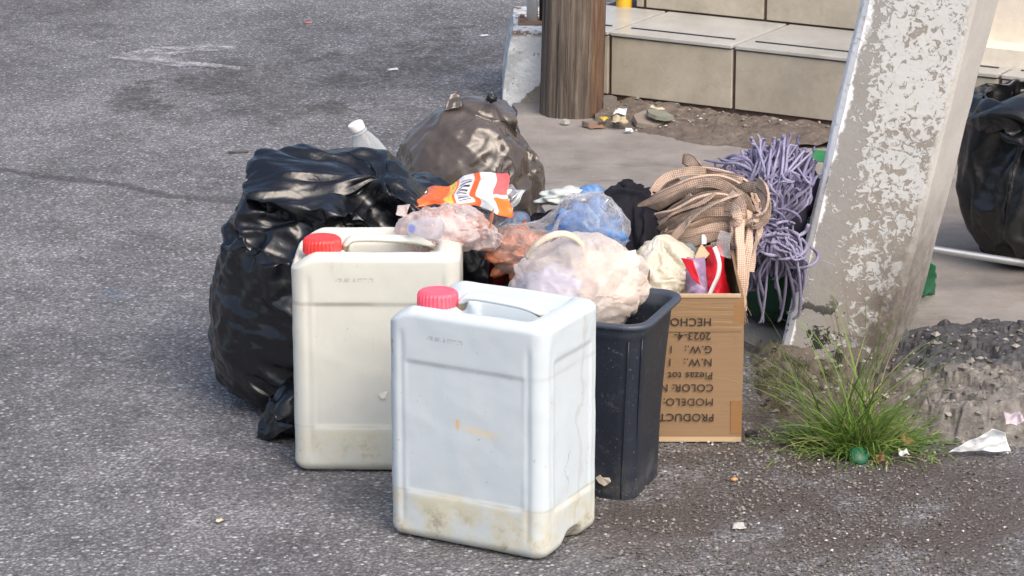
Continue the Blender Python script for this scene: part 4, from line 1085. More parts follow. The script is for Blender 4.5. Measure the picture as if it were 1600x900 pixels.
sheet('foil_lining', [Q(786, 294, k4 + .035), Q(798, 312, k4 + .0), Q(809, 304, k4 + .01), Q(800, 286, k4 + .04)], M_foil, 12, .006, 40, 15, parent=ow)
# second clear scrap with red print above the pink one
s2 = sheet('printed_scrap', [Q(752, 378, 5.045), Q(770, 352, 5.05), Q(772, 326, 5.09), Q(758, 352, 5.07)], M_orange, 10, .003, 30, 17); tag(s2, 'small orange red strip of wrapper beside the pinkish one', 'wrapper')
wsx = sheet('white_film', [Q(618, 296, 5.44), Q(664, 300, 5.36), Q(692, 296, 5.40), Q(640, 283, 5.50)], M_white, 14, .003, 16, 18); tag(wsx, 'white plastic film strip between the black and brown garbage bags', 'plastic film')
# blue stopper and tied end of the pink wrapper
bp = Q(643, 357, 5.02)
bt = mesh('bottle_end', *revolve([(.001, .0), (.013, .001), (.015, .006), (.014, .02), (.018, .034), (.019, .06)], 24), film('clear bottle plastic', (.85, .86, .9), .25, .1, .6), loc=bp); bt.rotation_euler = (R(80), 0, R(50)); 
bt.name = 'clear_bottle'; tag(bt, 'small clear bottle with a blue print under the pinkish wrapper', 'bottle')
mesh('blue_print', *revolve([(.0005, -.0006), (.0075, -.0004), (.008, .0015)], 7), plain('blue ink', (.05, .12, .62), .5), bt, smooth=False)
pe = sheet('wrapper_end', [Q(618, 336, 5.03), Q(634, 338, 5.03), Q(640, 320, 5.05), Q(620, 322, 5.05)], M_pink, 8, .002, 40, 19, parent=None); pe.parent = pinkw
# pale blue and white bag and small bottle behind the clear bag
wb2 = mesh('white_bag', *blob((0, 0, 0), (.050, .03, .014), .45, 2.6, 22, 71), opaque_film('white and blue bag film', (.52, .56, .54), .3, .7, 16, 50, .01, 0)); wb2.location = Q(885, 306, 5.40); wb2.rotation_euler = (0, R(-6), .1)
tag(wb2, 'folded white plastic bag lying between the two humps of the black jacket', 'plastic bag')
mesh('blue_end', *blob((.045, -.006, .004), (.022, .022, .012), .4, 3, 12, 72), M_blue, wb2)
tb = mesh('clear_bottle', *revolve([(.004, 0), (.018, .002), (.019, .03), (.016, .05), (.019, .07)], 24), film('blue tinted bottle plastic', (.5, .62, .85), .3, .08, .3), loc=Q(815, 345, 5.26)); tb.rotation_euler = (R(70), R(-60), 0)
tag(tb, 'clear bottle lying under the silver foil edge of the printed wrapper', 'bottle')
ts = mesh('twisted_tie', *tube([Q(948, 330, 5.10), Q(940, 322, 5.09), Q(946, 316, 5.09), Q(950, 311, 5.09)], .0012, 6), M_white); tag(ts, 'thin white plastic tie at the neck of the clear bag', 'tie')
kn = mesh('knot', *blob((0, 0, 0), (.012, .01, .010), .7, 4, 12, 77), M_clear, clear_bag); kn.location = Q(958, 332, 5.10)
# dark red cup between the cans and the black bag
rc = mesh('red_cup', *revolve([(.018, 0), (.024, .055), (.025, .056), (.0235, .054), (.017, .002)], 28), plain('dark red plastic', (.16, .006, .01), .25), loc=Q(778, 440, 5.18)); rc.rotation_euler = (R(12), R(10), 0)
tag(rc, 'dark red plastic cup in the shadow behind the bluish white jerrycan', 'cup')

# ------------------------------------------------------------------ clear bottle behind the black bag
M_pet = film('clear bottle plastic wall', (.80, .84, .86), .24, .04, .15, 8, 20, .004, tl=.2, creases=.1)
bo = empty('clear_bottle', Q(584, 252, 5.70)); bo.rotation_euler = (R(8), R(-24), 0)
tag(bo, 'clear plastic drink bottle with white cap rising behind the left black bag', 'bottle')
mesh('bottle_body', *revolve([(.030, -.10), (.034, -.09), (.0345, -.01), (.033, .012), (.028, .034), (.021, .052), (.0145, .064), (.0130, .068), (.0130, .074)], 36), M_pet, bo)
cpb = mesh('cap', *revolve([(.0150, .0725), (.0155, .0735), (.0155, .085), (.0145, .087), (.001, .0872)], 36), plain('white cap plastic', (.78, .80, .80), .35), bo); sharp(cpb)
mesh('neck_ring', *revolve([(.013, .066), (.0170, .0665), (.0170, .0685), (.013, .069)], 36), M_pet, bo)

# torn corner of the left black bag on the ground, knot and flap of the brown one
cpts = spline([Q(492, 612, 5.33), P(470, 640, .045), P(446, 660, .025), P(426, 672, .014), P(404, 682, .006)], 6)
cv, cf_ = tube(cpts, [.060 * (1 - k / (len(cpts) - 1)) ** .7 + .006 for k in range(len(cpts))], 40)
cv = [q + Vector((nz(q, 30, 2), nz(q, 30, 3), nz(q, 42, 4))) * .016 for q in cv]; cv = [Vector((q.x, q.y, max(.002, q.z))) for q in cv]
co = mesh('corner', cv, cf_, M_black, black_bag); refine(co, crease(.004, 24, 5))
co2 = sheet('corner', [P(402, 682, .004), P(424, 688, .004), P(458, 664, .05), P(430, 655, .045)], M_black, 16, .006, 30, 102, parent=black_bag)
kn2 = mesh('knot', *blob((0, 0, 0), (.011, .009, .009), .7, 3, 16, 103), M_black2, brown_bag); kn2.location = Q(768, 154, c.y - .03)
fl2 = sheet('flap', [Q(694, 172, c.y - .04), Q(722, 168, c.y - .03), Q(716, 144, c.y), Q(704, 146, c.y - .01)], M_brown, 16, .005, 24, 104, parent=brown_bag)

# ------------------------------------------------------------------ beige checked webbing coil
def make_web():
    a = N('checked webbing'); n = a.t.nodes.new('ShaderNodeSeparateXYZ'); a.L(a.tc.outputs['UV'], n.inputs[0]); u, v_ = n.outputs[0], n.outputs[1]
    k = 2 * math.pi / .0076
    s1 = a.ma('SINE', a.ma('MULTIPLY', a.ma('ADD', u, v_), k)); s2 = a.ma('SINE', a.ma('MULTIPLY', a.ma('SUBTRACT', u, v_), k))
    ch = a.mr(a.ma('MULTIPLY', s1, s2), -.7, .7, .15, .9)
    oi = a.t.nodes.new('ShaderNodeObjectInfo')
    c = a.mix(ch, (.46, .31, .235), (.64, .51, .42))
    dirt = a.mr(a.ma('ADD', a.noise(14, 6, .7), a.ma('MULTIPLY', a.ma('SUBTRACT', oi.outputs['Random'], .5), .28)), .48, .70, 0., .85)
    c = a.mix(dirt, c, a.mix(ch, (.13, .11, .095), (.27, .235, .205)))
    c = a.mix(a.mr(a.ma('ABSOLUTE', a.ma('SUBTRACT', v_, .0105)), .0078, .0100, 0., .6), c, (.13, .10, .08))
    a.set(col=c, rough=.9, spec=.2, normal=a.bump(a.ma('ADD', a.ma('MULTIPLY', s1, s2), a.noise(300, 2)), .35, .002)); return a.m
M_web = make_web()
web = empty('webbing_coil', Q(1110, 420, 5.35)); tag(web, 'bundle of dirty beige checked webbing straps draped over the cardboard box', 'webbing')
wr = random.Random(5)
def strap(pts, wdir, wd=.021, n=9):
    pts = spline([Q(*p) for p in pts], n)
    pts = [p + Vector((noise.noise(p * 14 + Vector((wr.random(), 0, 0))), 0, noise.noise(p * 14))) * .003 for p in pts]
    ph = wr.uniform(0, 6.28); base_ = wdir if callable(wdir) else (lambda t: wdir)
    tw = lambda t: base_(t) + Vector((.25 * math.sin(ph + 7 * t), .45 * math.sin(ph * 2 + 9 * t), 0))
    v, f, uv = ribbon(pts, wd * wr.uniform(.85, 1.0), tw, .0022)
    l = web.location; v = [q - l for q in v]
    o = mesh('strap', v, f, M_web, web); set_uv(o, uv); sharp(o, 60); return o
UP = Vector((.1, -.25, 1)); TW = lambda a0, a1: (lambda t: Vector((math.sin(a0 + (a1 - a0) * t) * .8, -.35, math.cos(a0 + (a1 - a0) * t))))
# long arcs, back ones first (px, py, distance)
arcs = [
 [(1022, 300, 5.42), (1034, 281, 5.42), (1070, 268, 5.42), (1120, 268, 5.43), (1168, 288, 5.42), (1188, 318, 5.38)],
 [(1030, 322, 5.40), (1046, 300, 5.39), (1085, 282, 5.38), (1130, 280, 5.39), (1172, 302, 5.38), (1186, 338, 5.36)],
 [(1014, 334, 5.38), (1036, 314, 5.36), (1076, 296, 5.35), (1124, 292, 5.36), (1160, 304, 5.35), (1176, 330, 5.34)],
 [(1020, 318, 5.385), (1052, 300, 5.355), (1100, 286, 5.345), (1142, 296, 5.34), (1164, 322, 5.325)],
 [(1030, 356, 5.37), (1050, 330, 5.34), (1090, 310, 5.33), (1132, 306, 5.33), (1160, 322, 5.32)],
 [(1036, 372, 5.36), (1056, 345, 5.33), (1098, 326, 5.32), (1138, 320, 5.31), (1158, 334, 5.30)],
 [(1044, 380, 5.35), (1066, 358, 5.32), (1106, 342, 5.31), (1140, 336, 5.30), (1156, 348, 5.29)],
 [(1050, 352, 5.335), (1082, 338, 5.31), (1118, 330, 5.30), (1150, 332, 5.295), (1160, 346, 5.29)],
 [(1062, 380, 5.33), (1090, 360, 5.30), (1120, 352, 5.29), (1144, 354, 5.285), (1152, 370, 5.285)],
 [(1072, 388, 5.32), (1098, 372, 5.29), (1126, 366, 5.28), (1146, 372, 5.28), (1150, 388, 5.28)],
 [(1084, 398, 5.31), (1108, 386, 5.285), (1130, 380, 5.275), (1144, 388, 5.275)],
]
for i in range(len(arcs) - 1):       # each strap runs from the gather to the left, turns back on itself and returns
    a_, b_ = arcs[i], arcs[i + 1]
    tx, ty, td = (a_[0][0] + b_[0][0]) / 2 - 9 - (i % 3) * 3, (a_[0][1] + b_[0][1]) / 2, (a_[0][2] + b_[0][2]) / 2
    pth = [(x, y + 1.5, d) for x, y, d in a_[::-1][:-1]] + [(tx, ty, td)] + [(x, y + 3 * (i % 2), d - .012) for x, y, d in b_[1:]]
    strap(pth, lambda t, k=i: Vector((.15 * math.sin(k * 2 + t * 5), -.45 + .2 * math.sin(k + 3 * t), 1)), .0205, 8)
# left loop turned back on itself, and the loose tail at the top
strap([(1060, 276, 5.44), (1036, 290, 5.44), (1022, 306, 5.42), (1028, 318, 5.39), (1052, 308, 5.36), (1078, 300, 5.34)], TW(.0, .3), .02)
strap([(1066, 248, 5.46), (1078, 252, 5.455), (1096, 264, 5.44), (1120, 274, 5.42), (1160, 284, 5.40)], TW(.2, .6), .026)
strap([(1072, 262, 5.47), (1090, 262, 5.46), (1110, 272, 5.44), (1150, 282, 5.42)], TW(.2, .6), .018)
# edge-on strands crossing the bundle diagonally
strap([(1040, 388, 5.31), (1060, 362, 5.28), (1086, 336, 5.27), (1120, 316, 5.27), (1156, 304, 5.29)], lambda t: Vector((.5, -1, .35)), .016)
strap([(1030, 350, 5.34), (1060, 330, 5.31), (1094, 318, 5.30), (1118, 302, 5.30)], lambda t: Vector((.4, -1, .3)), .014)
# gathered band wrapping the right end
strap([(1150, 296, 5.36), (1182, 292, 5.33), (1198, 316, 5.30), (1194, 346, 5.28), (1172, 356, 5.27), (1160, 346, 5.27)], TW(.3, 1.6), .022)
strap([(1142, 304, 5.31), (1156, 318, 5.27), (1158, 334, 5.26), (1150, 344, 5.265)], TW(.9, 1.5), .021)
strap([(1136, 322, 5.28), (1148, 328, 5.255), (1152, 342, 5.25), (1146, 352, 5.255)], TW(.9, 1.7), .02)
strap([(1160, 352, 5.27), (1176, 344, 5.255), (1194, 330, 5.26), (1200, 304, 5.29), (1184, 282, 5.33)], TW(1.0, .2), .02)
# tails hanging down outside the right side of the box
FL = lambda t: Vector((1, .25, .05))
strap([(1158, 330, 5.28), (1156, 366, 5.24), (1158, 410, 5.22), (1159, 450, 5.215), (1160, 486, 5.215)], FL, .019)
strap([(1170, 330, 5.29), (1170, 370, 5.26), (1166, 410, 5.24), (1162, 450, 5.235), (1157, 470, 5.235)], lambda t: Vector((1, .8 - t, .05)), .018)
strap([(1186, 336, 5.30), (1184, 366, 5.28), (1178, 392, 5.26), (1172, 424, 5.25)], lambda t: Vector((.6, .9, .05)), .017)
strap([(1150, 340, 5.265), (1147, 366, 5.25), (1150, 384, 5.245)], FL, .018)
v = []; f = []
for k in range(46):                  # frayed ends
    x0 = 1156 + wr.uniform(-5, 7); y0 = 470 + wr.uniform(-8, 10); a_ = [Q(x0, y0, 5.215)]
    for j in range(4): a_.append(a_[-1] + Vector((wr.uniform(-.003, .005), wr.uniform(-.002, .001), -.0085)))
    vv, ff = tube(a_, .0005, 3, False); o_ = len(v); v += [q - web.location for q in vv]; f += [tuple(o_ + i for i in t) for t in ff]
fr_ = mesh('frayed_threads', v, f, M_web, web); fr_['kind'] = 'stuff'

# ------------------------------------------------------------------ purple string mop
def make_mop():
    a = N('purple mop yarn'); oi = a.t.nodes.new('ShaderNodeObjectInfo')
    c = a.mix(oi.outputs['Random'], (.20, .19, .31), (.36, .345, .50))
    c = a.mix(a.mr(a.noise(22, 5, .7), .5, .72, 0., .75), c, (.13, .12, .17))
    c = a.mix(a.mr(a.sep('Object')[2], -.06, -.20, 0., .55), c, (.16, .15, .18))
    a.set(col=c, rough=.95, spec=.15, normal=a.bump(a.noise(420, 3, .7), .9, .003)); return a.m
M_mop = make_mop()
mo = Q(1216, 352, 5.60); mop = empty('mop_head', mo); tag(mop, 'purple string mop head heaped between the webbing and the leaning pole', 'mop')
mr_ = random.Random(11)
def yarn(pts, r=.0029):
    sp2 = spline(pts, 4); b0 = r * mr_.uniform(.82, 1.15); m_ = len(sp2) - 1
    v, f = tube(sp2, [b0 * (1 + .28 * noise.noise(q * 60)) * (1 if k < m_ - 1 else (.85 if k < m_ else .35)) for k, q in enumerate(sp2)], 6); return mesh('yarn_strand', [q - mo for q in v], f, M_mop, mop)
def wob(p, i, a=.004): return p + Vector((noise.noise(Vector((i * 3.1, 0, 1))), noise.noise(Vector((i * 2.3, 5, 0))), noise.noise(Vector((i * 1.7, 9, 2))))) * a * 2
cnt = 0
# upper fan: from the gather up and outwards, ends sticking up along the top
for i in range(172):
    u = mr_.random(); lay = mr_.random()
    ex = 1126 + 160 * u + mr_.gauss(0, 6)
    topy = 262 - 52 * math.sin(math.pi * min(1, max(0, (u - .05) / 1.0))) ** 1.0 + 6 * mr_.random()
    if u > .9: topy += 26 * (u - .9) * 10 * mr_.random()
    L = mr_.uniform(.25, 1.0) ** .8
    g0 = (1206 + mr_.gauss(0, 10), 345 + mr_.gauss(0, 9), 5.58 - .05 * lay)
    midx = 1206 + (ex - 1206) * .42 + mr_.gauss(0, 20); midy = 318 - 26 * lay + mr_.gauss(0, 9)
    e = (g0[0] + (ex - g0[0]) * (.35 + .65 * L), g0[1] + (topy - g0[1]) * (.45 + .55 * L) , 5.62 - .07 * lay + mr_.uniform(0, .05))
    m2 = ((midx + e[0]) / 2 + mr_.gauss(0, 6), (midy + e[1]) / 2 + 8 * lay + mr_.gauss(0, 4), (g0[2] + e[2]) / 2 - .03 * lay - .012)
    end = (e[0] + mr_.gauss(0, 5) + (e[0] - 1206) * .04, e[1] - mr_.uniform(0, 13), e[2])
    pts = [Q(*g0), wob(Q(midx, midy, g0[2] - .02), i), wob(Q(*m2), i + 99), wob(Q(*e), i + 55, .004), Q(*end)]
    yarn(pts); cnt += 1
# left drape towards the webbing
for i in range(26):
    y_ = mr_.uniform(240, 320); g0 = (1212 + mr_.gauss(0, 9), 350 + mr_.gauss(0, 10), 5.55)
    pts = [Q(*g0), wob(Q(1196 + mr_.gauss(0, 6), (y_ + 345) / 2 + 5, 5.53), i), wob(Q(1170, y_ + 8 + mr_.gauss(0, 3), 5.54), i + 7), Q(1142 + mr_.gauss(0, 6), y_ + mr_.gauss(0, 5), 5.56), Q(1124 + mr_.gauss(0, 8), y_ + 6 + mr_.gauss(0, 5), 5.58)]
    yarn(pts)
# loops lying over the gather
for i in range(34):
    x = 1212 + mr_.gauss(0, 17); y = 366 + mr_.gauss(0, 19); r1 = mr_.uniform(12, 36); a0 = mr_.uniform(0, 6.28); sp_ = mr_.uniform(2.2, 4.8); d0 = 5.52 - mr_.random() * .035
    pts = []
    for k in range(8):
        an = a0 + sp_ * k / 7; pts.append(Q(x + r1 * math.cos(an), y + r1 * .62 * math.sin(an), d0 + .012 * math.sin(k * 1.3 + i)))
    yarn(pts)
# lower skirt hanging over the green bag, a few long strands further down
for i in range(66):
    u = mr_.random(); lay = mr_.random(); long_ = i % 9 == 0
    ex = 1172 + 84 * u + mr_.gauss(0, 4); ey = (468 + 34 * mr_.random() if long_ else 396 + 58 * mr_.random())
    g0 = (1210 + mr_.gauss(0, 11), 366 + mr_.gauss(0, 8), 5.53 - .03 * lay)
    pts = [Q(*g0), wob(Q(g0[0] + (ex - g0[0]) * .6 + mr_.gauss(0, 8), 384 + mr_.gauss(0, 9), 5.50 - .02 * lay), i), wob(Q(ex + mr_.gauss(0, 7), (384 + ey) / 2 + mr_.gauss(0, 5), 5.52 - .02 * lay), i + 40),
           wob(Q(ex + mr_.gauss(0, 5), ey - 8, 5.535), i + 80, .004), Q(ex - mr_.uniform(0, 10), ey + 4, 5.54)]
    yarn(pts)
# solid dark core that the strands lie on: the folded cotton band of the mop
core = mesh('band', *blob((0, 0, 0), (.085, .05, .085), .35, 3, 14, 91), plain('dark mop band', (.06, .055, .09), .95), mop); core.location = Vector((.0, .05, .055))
gs = sheet('green_scrap', [Q(1262, 250, 5.72), Q(1290, 256, 5.72), Q(1290, 236, 5.75), Q(1268, 232, 5.75)], plain('bright green plastic', (.12, .62, .18), .35), 10, .004, 20, 23); tag(gs, 'bright pale green plastic peeping out behind the purple mop', 'plastic scrap')
gs2 = sheet('green_scrap', [P(1438, 462, .018), P(1462, 458, .016), Q(1460, 414, 5.84), Q(1448, 404, 5.84)], film('green film', (.04, .42, .20), .75, .2, .6, 20, 50, .008), 12, .007, 20, 24); tag(gs2, 'crumpled green plastic scrap on the pavement at the right of the leaning pole', 'plastic scrap')

# ------------------------------------------------------------------ metal tube
def make_pipe():
    a = N('worn grey tube'); c = a.mix(a.mr(a.noise(20, 6, .7, vec=a.map((.3, 1, 1))), .5, .7), (.36, .38, .40), (.16, .15, .15)); a.set(col=c, rough=.35, metal=.7); return a.m
pa, pb_ = Q(1400, 380, 5.95), P(1720, 430, .022)
pv_, pf_ = tube([pa.lerp(pb_, k / 10) - pa for k in range(11)], .0078, 18)
pp = mesh('metal_tube', pv_, pf_, make_pipe(), loc=pa); sharp(pp); tag(pp, 'grey metal tube lying on the pavement in front of the right black bag', 'tube')
mesh('end_cap', *revolve([(.0084, -.002), (.0086, .01), (.0078, .011)], 18), M_blk, pp)
pp.children[0].rotation_euler = (pb_ - pa).to_track_quat('Z', 'Y').to_euler()

# ------------------------------------------------------------------ grass tuft and weeds
def make_grass(name, lo, hi, dry):
    a = N(name); g = a.t.nodes.new('ShaderNodeNewGeometry'); r_ = g.outputs['Random Per Island']
    c = a.ramp(r_, (0, lo), (.78, hi), (.9, hi), (.95, dry), (1, dry)); a.set(col=c, rough=.5, spec=.35)
    tr = a.t.nodes.new('ShaderNodeBsdfTranslucent'); a.put(tr.inputs['Color'], c); m = a.t.nodes.new('ShaderNodeMixShader'); m.inputs[0].default_value = .3
    a.L(a.b.outputs[0], m.inputs[1]); a.L(tr.outputs[0], m.inputs[2]); a.L(m.outputs[0], a.out.inputs[0]); return a.m
gr2 = random.Random(21)
def blade(v, f, base, az, L, lean, w0, droop, seg=7, tw=.4):
    d = Vector((math.cos(az), math.sin(az), 0)); s_ = Vector((-d.y, d.x, 0)); o = len(v); p = Vector(base); an = lean
    for i in range(seg + 1):
        t = i / seg; ww = w0 * (1 - t ** 1.6) * (.55 + .45 * min(1, t * 4)) + .0002
        up = Vector((0, 0, 1)) * math.cos(an) + d * math.sin(an); nn = up.cross(s_)
        v += [p - s_ * ww / 2, p + nn * ww * .18, p + s_ * ww / 2]
        p = p + up * (L / seg); an += droop / seg * (.4 + t * 1.4)
    for i in range(seg):
        for k in (0, 1):
            a = o + i * 3 + k; f.append((a, a + 1, a + 4, a + 3))
v = []; f = []
tc = P(1345, 700)
for i in range(760):
    a_ = gr2.uniform(0, 6.28); rr = abs(gr2.gauss(0, .052)); base = tc + Vector((math.cos(a_) * rr * 1.35, math.sin(a_) * rr * .9 + .0, .004))
    out = math.atan2(base.y - tc.y, base.x - tc.x) + gr2.gauss(0, .7)
    L = gr2.uniform(.05, .135) * (1 - min(.5, rr * 4)); blade(v, f, base, out, L, gr2.uniform(.25, 1.25) + rr * 5, gr2.uniform(.0022, .0055), gr2.uniform(.3, 1.7))
for i in range(60):                 # taller blades
    a_ = gr2.uniform(0, 6.28); base = tc + Vector((gr2.gauss(-.01, .03), gr2.gauss(.02, .03), .004))
    blade(v, f, base, gr2.choice((gr2.uniform(2.2, 4.2), gr2.uniform(-1, 1))), gr2.uniform(.13, .30), gr2.uniform(.1, 1.0), gr2.uniform(.004, .0068), gr2.uniform(.2, 1.2), 9)
for (px, py, tx, ty, w_) in ((1330, 660, 1262, 430, .005), (1335, 665, 1278, 440, .0045), (1320, 650, 1285, 500, .0055), (1340, 660, 1315, 420, .004), (1365, 655, 1398, 470, .004), (1370, 650, 1405, 520, .005), (1400, 640, 1480, 545, .003),
                          (1300, 640, 1196, 520, .004), (1310, 620, 1248, 480, .004), (1350, 660, 1340, 478, .006), (1360, 660, 1377, 500, .006), (1340, 660, 1300, 478, .006), (1325, 660, 1292, 450, .0055),
                          (1390, 650, 1500, 600, .006), (1395, 655, 1560, 590, .005), (1410, 640, 1490, 560, .007), (1310, 690, 1200, 745, .005), (1300, 700, 1245, 752, .004), (1380, 700, 1450, 690, .004), (1330, 690, 1225, 640, .004), (1440, 610, 1450, 540, .005)):
    b_ = P(px, py, .02); e_ = Q(tx, ty, b_.y + gr2.uniform(-.03, .03)); dd = e_ - b_; L = dd.length
    az = math.atan2(dd.y * .3, dd.x); ln_ = math.atan2(Vector((dd.x, dd.y, 0)).length, dd.z)
    blade(v, f, b_, az, L * 1.02, ln_ * .72, w_ * .8, ln_ * .6, 12)
grs = mesh('grass_tuft', v, f, make_grass('grass blades', (.06, .13, .025), (.21, .33, .07), (.46, .42, .22))); tag(grs, 'tuft of green grass with dry tips at the foot of the leaning pole', kind='stuff')
# low feathery weed on the left, with seed sprays
v = []; f = []
for i in range(60):
    b_ = P(gr2.gauss(1235, 34), gr2.uniform(600, 665), .004); az = gr2.uniform(1.4, 4.9); L = gr2.uniform(.05, .13); an = gr2.uniform(.2, 1.1)
    if i > 44: b_ = P(gr2.uniform(1225, 1290), gr2.uniform(600, 650), .004); az = math.pi + gr2.uniform(-.5, .5); L = gr2.uniform(.10, .16); an = gr2.uniform(.2, .8)
    d = Vector((math.cos(az), math.sin(az) * .5, 0)); pts = []; p = b_.copy()
    for k in range(9): pts.append(p.copy()); p = p + (Vector((0, 0, 1)) * math.cos(an) + d * math.sin(an)) * (L / 8); an += .09
    vv, ff = tube(pts, .0005, 3, False); o_ = len(v); v += vv; f += [tuple(o_ + q for q in t) for t in ff]
    for k in range(30):
        q = pts[gr2.randrange(2, 9)] + Vector((gr2.gauss(0, .0045), gr2.gauss(0, .0045), gr2.gauss(0, .0045)))
        blade(v, f, q, gr2.uniform(0, 6.28), gr2.uniform(.003, .009), gr2.uniform(.2, 1.6), gr2.uniform(.0008, .0018), .5, 2)
wd_ = mesh('weed', v, f, make_grass('weed leaves', (.06, .085, .03), (.17, .19, .08), (.24, .2, .12))); tag(wd_, 'low feathery weed with seed sprays between the box and the grass tuft', kind='stuff')
# few seed heads over the tuft
v = []; f = []
for (tx, ty) in ((1318, 592), (1290, 590), (1352, 470), (1378, 466), (1270, 560), (1420, 560), (1300, 470), (1296, 610), (1440, 600)):
    e_ = Q(tx, ty, tc.y + gr2.uniform(-.04, .06)); b_ = tc + Vector((gr2.gauss(0, .02), 0, .02)); pts = [b_.lerp(e_, k / 8) + Vector((0, 0, .02 * math.sin(math.pi * k / 8))) for k in range(9)]
    vv, ff = tube(pts, .0006, 3, False); o_ = len(v); v += vv; f += [tuple(o_ + q for q in t) for t in ff]
    for k in range(40):
        q = pts[8] - (pts[8] - pts[6]) * gr2.random() * 1.2 + Vector((gr2.gauss(0, .003),) * 1 + (gr2.gauss(0, .003), gr2.gauss(0, .003)))
        blade(v, f, q, gr2.uniform(0, 6.28), gr2.uniform(.002, .005), gr2.uniform(.1, 1.), .0009, .3, 2)
sh = mesh('seed_heads', v, f, make_grass('seed heads', (.12, .13, .05), (.25, .25, .1), (.3, .25, .15))); tag(sh, 'thin grass stems with seed heads standing above the green tuft', kind='stuff')

# ------------------------------------------------------------------ litter
M_paper = plain('dirty white paper', (.60, .62, .64), .7, .2); M_dbr = plain('dead leaf', (.20, .11, .05), .8)
fo = sheet('foil_scrap', [P(1480, 709, .006), P(1580, 707, .008), P(1570, 680, .040), P(1550, 672, .052)], opaque_film('dull silver foil', (.72, .76, .80), .4, .8, 40, 120, .006, .15), 26, .006, 26, 31, fold=lambda s_, t: Vector((0, 0, .004)))
tag(fo, 'crumpled silvery wrapper scrap on the dirt at the lower right', 'litter')
cp2 = sheet('cup_piece', [P(1200, 574, .012), P(1226, 582, .010), P(1234, 574, .028), P(1212, 566, .034)], M_paper, 12, .003, 30, 35, th=.0015)
tag(cp2, 'crushed white paper cup piece lying at the left foot of the leaning pole', 'cup')
gc = mesh('bottle_cap', *revolve([(.016, 0), (.017, .002), (.017, .013), (.015, .016), (.001, .0165)], 28), plain('green cap plastic', (.004, .10, .045), .4), loc=P(1340, 716, .006)); gc.rotation_euler = (R(50), R(10), 0)
tag(gc, 'dark green plastic bottle cap half hidden under the grass tuft', 'bottle cap')
bc2 = mesh('bottle_cap', *revolve([(.0105, 0), (.0115, .001), (.0115, .007), (.0095, .008), (.0085, .006), (.001, .006)], 26), M_blk, loc=P(1174, 682, .001)); bc2.rotation_euler = (R(6), 0, 0)
tag(bc2, 'small black bottle cap on the ground by the lower right corner of the box', 'bottle cap')
stk = mesh('stick', *tube([P(357, 238, .004), P(370, 236.6, .006), P(388, 236.6, .004)], .0033, 6), plain('grey stick', (.10, .09, .09), .8)); tag(stk, 'short dark stick lying on the open road left of the clear bottle', 'stick')
def scrap(name, px, py, sx, sy, m, label, cat='litter', z=.006, amp=.004, seed=1, rz=0, n=8):
    c_ = P(px, py, z); s_ = c_.y / FPX * 1.04
    dx, dy = Vector((math.cos(rz), math.sin(rz), 0)) * (sx * s_ / 2), Vector((-math.sin(rz), math.cos(rz), .25)) * (sy * s_ * 1.6)
    o = sheet(name, [c_ - dx - dy, c_ + dx - dy * .7, c_ + dx * .7 + dy, c_ - dx * .8 + dy * .9], m, n, amp, 60, seed, th=.0012); tag(o, label, cat); return o
zs = .03
scrap('paper_scrap', 970, 176, 20, 6, M_paper, 'torn white paper scrap on the soil right of the wooden pole', z=zs + .01, amp=.008, seed=2, rz=-.4)
scrap('leaf', 968, 188, 26, 7, plain('dry pale leaf', (.42, .36, .24), .8), 'crumpled pale dry leaf at the foot of the wooden pole', 'leaf', zs + .006, .009, 3)
scrap('leaf', 945, 186, 14, 4, plain('yellow leaf', (.55, .40, .05), .7), 'small yellow leaf against the right side of the wooden pole', 'leaf', zs, .006, 4, .6)
scrap('plastic_scrap', 983, 204, 14, 3, M_paper, 'small white plastic bit on the pavement below the broken tile', z=.02, seed=5)
scrap('card_piece', 932, 198, 26, 3, plain('red brown chip', (.26, .13, .09), .8), 'flat reddish brown chip at the front of the wooden pole', z=.018, amp=.002, seed=6)
scrap('paper_scrap', 1027, 170, 24, 3, plain('pale yellow paper', (.5, .46, .32), .8), 'pale yellowish paper bit against the bottom step', z=zs + .012, amp=.006, seed=7)
def slab_piece(name, px, py, rx, ry, h, m, label, cat, z, seed, rz=0, tilt=0.):
    r = random.Random(seed); k = 7; pts = []
    for i in range(k):
        an = 2 * math.pi * i / k; q = r.uniform(.75, 1.15); pts.append((rx * q * math.cos(an), ry * q * math.sin(an)))
    v = [(x, y, 0) for x, y in pts] + [(x * .93, y * .93, h) for x, y in pts]
    o = mesh(name, v, [tuple(range(k))[::-1], tuple(range(k, 2 * k))] + [(i, (i + 1) % k, k + (i + 1) % k, k + i) for i in range(k)], m, smooth=False, loc=P(px, py, z)); o.rotation_euler = (tilt, 0, rz)
    tag(o, label, cat); return o
slab_piece('broken_tile', 1017, 191, .050, .055, .012, plain('broken tile face', (.24, .20, .165), .8, .4), 'broken flat piece of tile lying on the soil before the bottom step', 'broken tile', .022, 3, .2, R(14))
slab_piece('broken_tile', 1028, 182, .034, .04, .010, plain('mossy grey tile', (.20, .205, .165), .85, .4), 'smaller grey green broken tile on top of the flat one by the step', 'broken tile', .040, 4, .8, R(10))
slab_piece('stone', 946, 172, .03, .03, .035, plain('grey lump', (.15, .135, .12), .9, .6), 'grey rough stone between the wooden pole and the bottom step', 'stone', .018, 6)
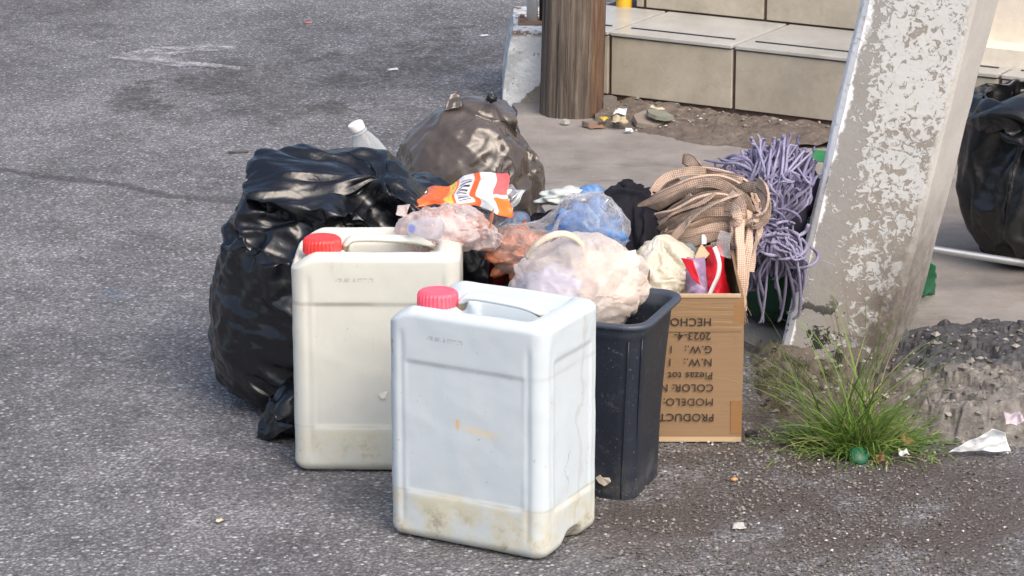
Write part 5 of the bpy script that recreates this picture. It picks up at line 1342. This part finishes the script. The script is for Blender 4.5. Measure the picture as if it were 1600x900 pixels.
slab_piece('stone', 884, 193, .013, .014, .010, plain('pale grey pebble', (.36, .37, .33), .8, .3), 'pale rounded pebble at the foot of the wooden pole', 'stone', .016, 7)
slab_piece('stone', 922, 197, .022, .018, .012, plain('brown pebble', (.22, .17, .13), .9, .4), 'flat brown pebble in front of the wooden pole', 'stone', .016, 9)
slab_piece('rubble_lump', 818, 150, .030, .03, .05, plain('plaster lump', (.34, .27, .22), .9, .6), 'chunk of loose pinkish plaster at the foot of the whitewashed block', 'rubble', .0, 12)
scrap('plastic_scrap', 481, 35, 12, 2, plain('faded red scrap', (.45, .16, .13), .6), 'tiny faded red scrap far off on the road', z=.004, amp=.001, seed=8, n=4)
scrap('plastic_scrap', 757, 55, 13, 2, M_paper, 'tiny white scrap on the road left of the white post', z=.004, amp=.001, seed=9, n=4)
scrap('plastic_scrap', 614, 108, 17, 2, M_paper, 'thin white scrap on the road above the brown bag', z=.004, amp=.001, seed=10, n=4)
scrap('leaf', 343, 812, 16, 2, plain('straw bit', (.55, .50, .34), .8), 'pale curled straw bit on the asphalt at the lower left', 'leaf', .006, .004, 11, .5, 5)
scrap('leaf', 1415, 690, 22, 9, M_dbr, 'brown dead leaf at the right edge of the grass tuft', 'leaf', .016, .008, 13, .4)
scrap('paper_scrap', 1412, 709, 18, 7, M_paper, 'small crumpled white paper under the right side of the grass tuft', z=.016, amp=.008, seed=14)
scrap('leaf', 1376, 716, 14, 8, M_dbr, 'brown leaf among the lower blades of the grass tuft', 'leaf', .012, .008, 15)
scrap('plastic_scrap', 1155, 823, 24, 6, plain('grey white plastic', (.42, .42, .40), .6), 'flattened greyish scrap on the road below the box', z=.004, amp=.004, seed=16)
scrap('foil_scrap', 1583, 655, 30, 12, opaque_film('colourful foil', (.5, .42, .46), .3, .8, 30, 80, .008, .3), 'small pinkish silver foil bit on the broken kerb at the right edge', z=.075, amp=.008, seed=17)
ot = mesh('orange_bit', *blob((0, 0, 0), (.006, .005, .003), .5, 3, 8, 5), plain('orange crumb', (.60, .30, .14), .8), loc=P(1147, 749, .003)); tag(ot, 'tiny orange pebble on the gravel below the box', 'litter')
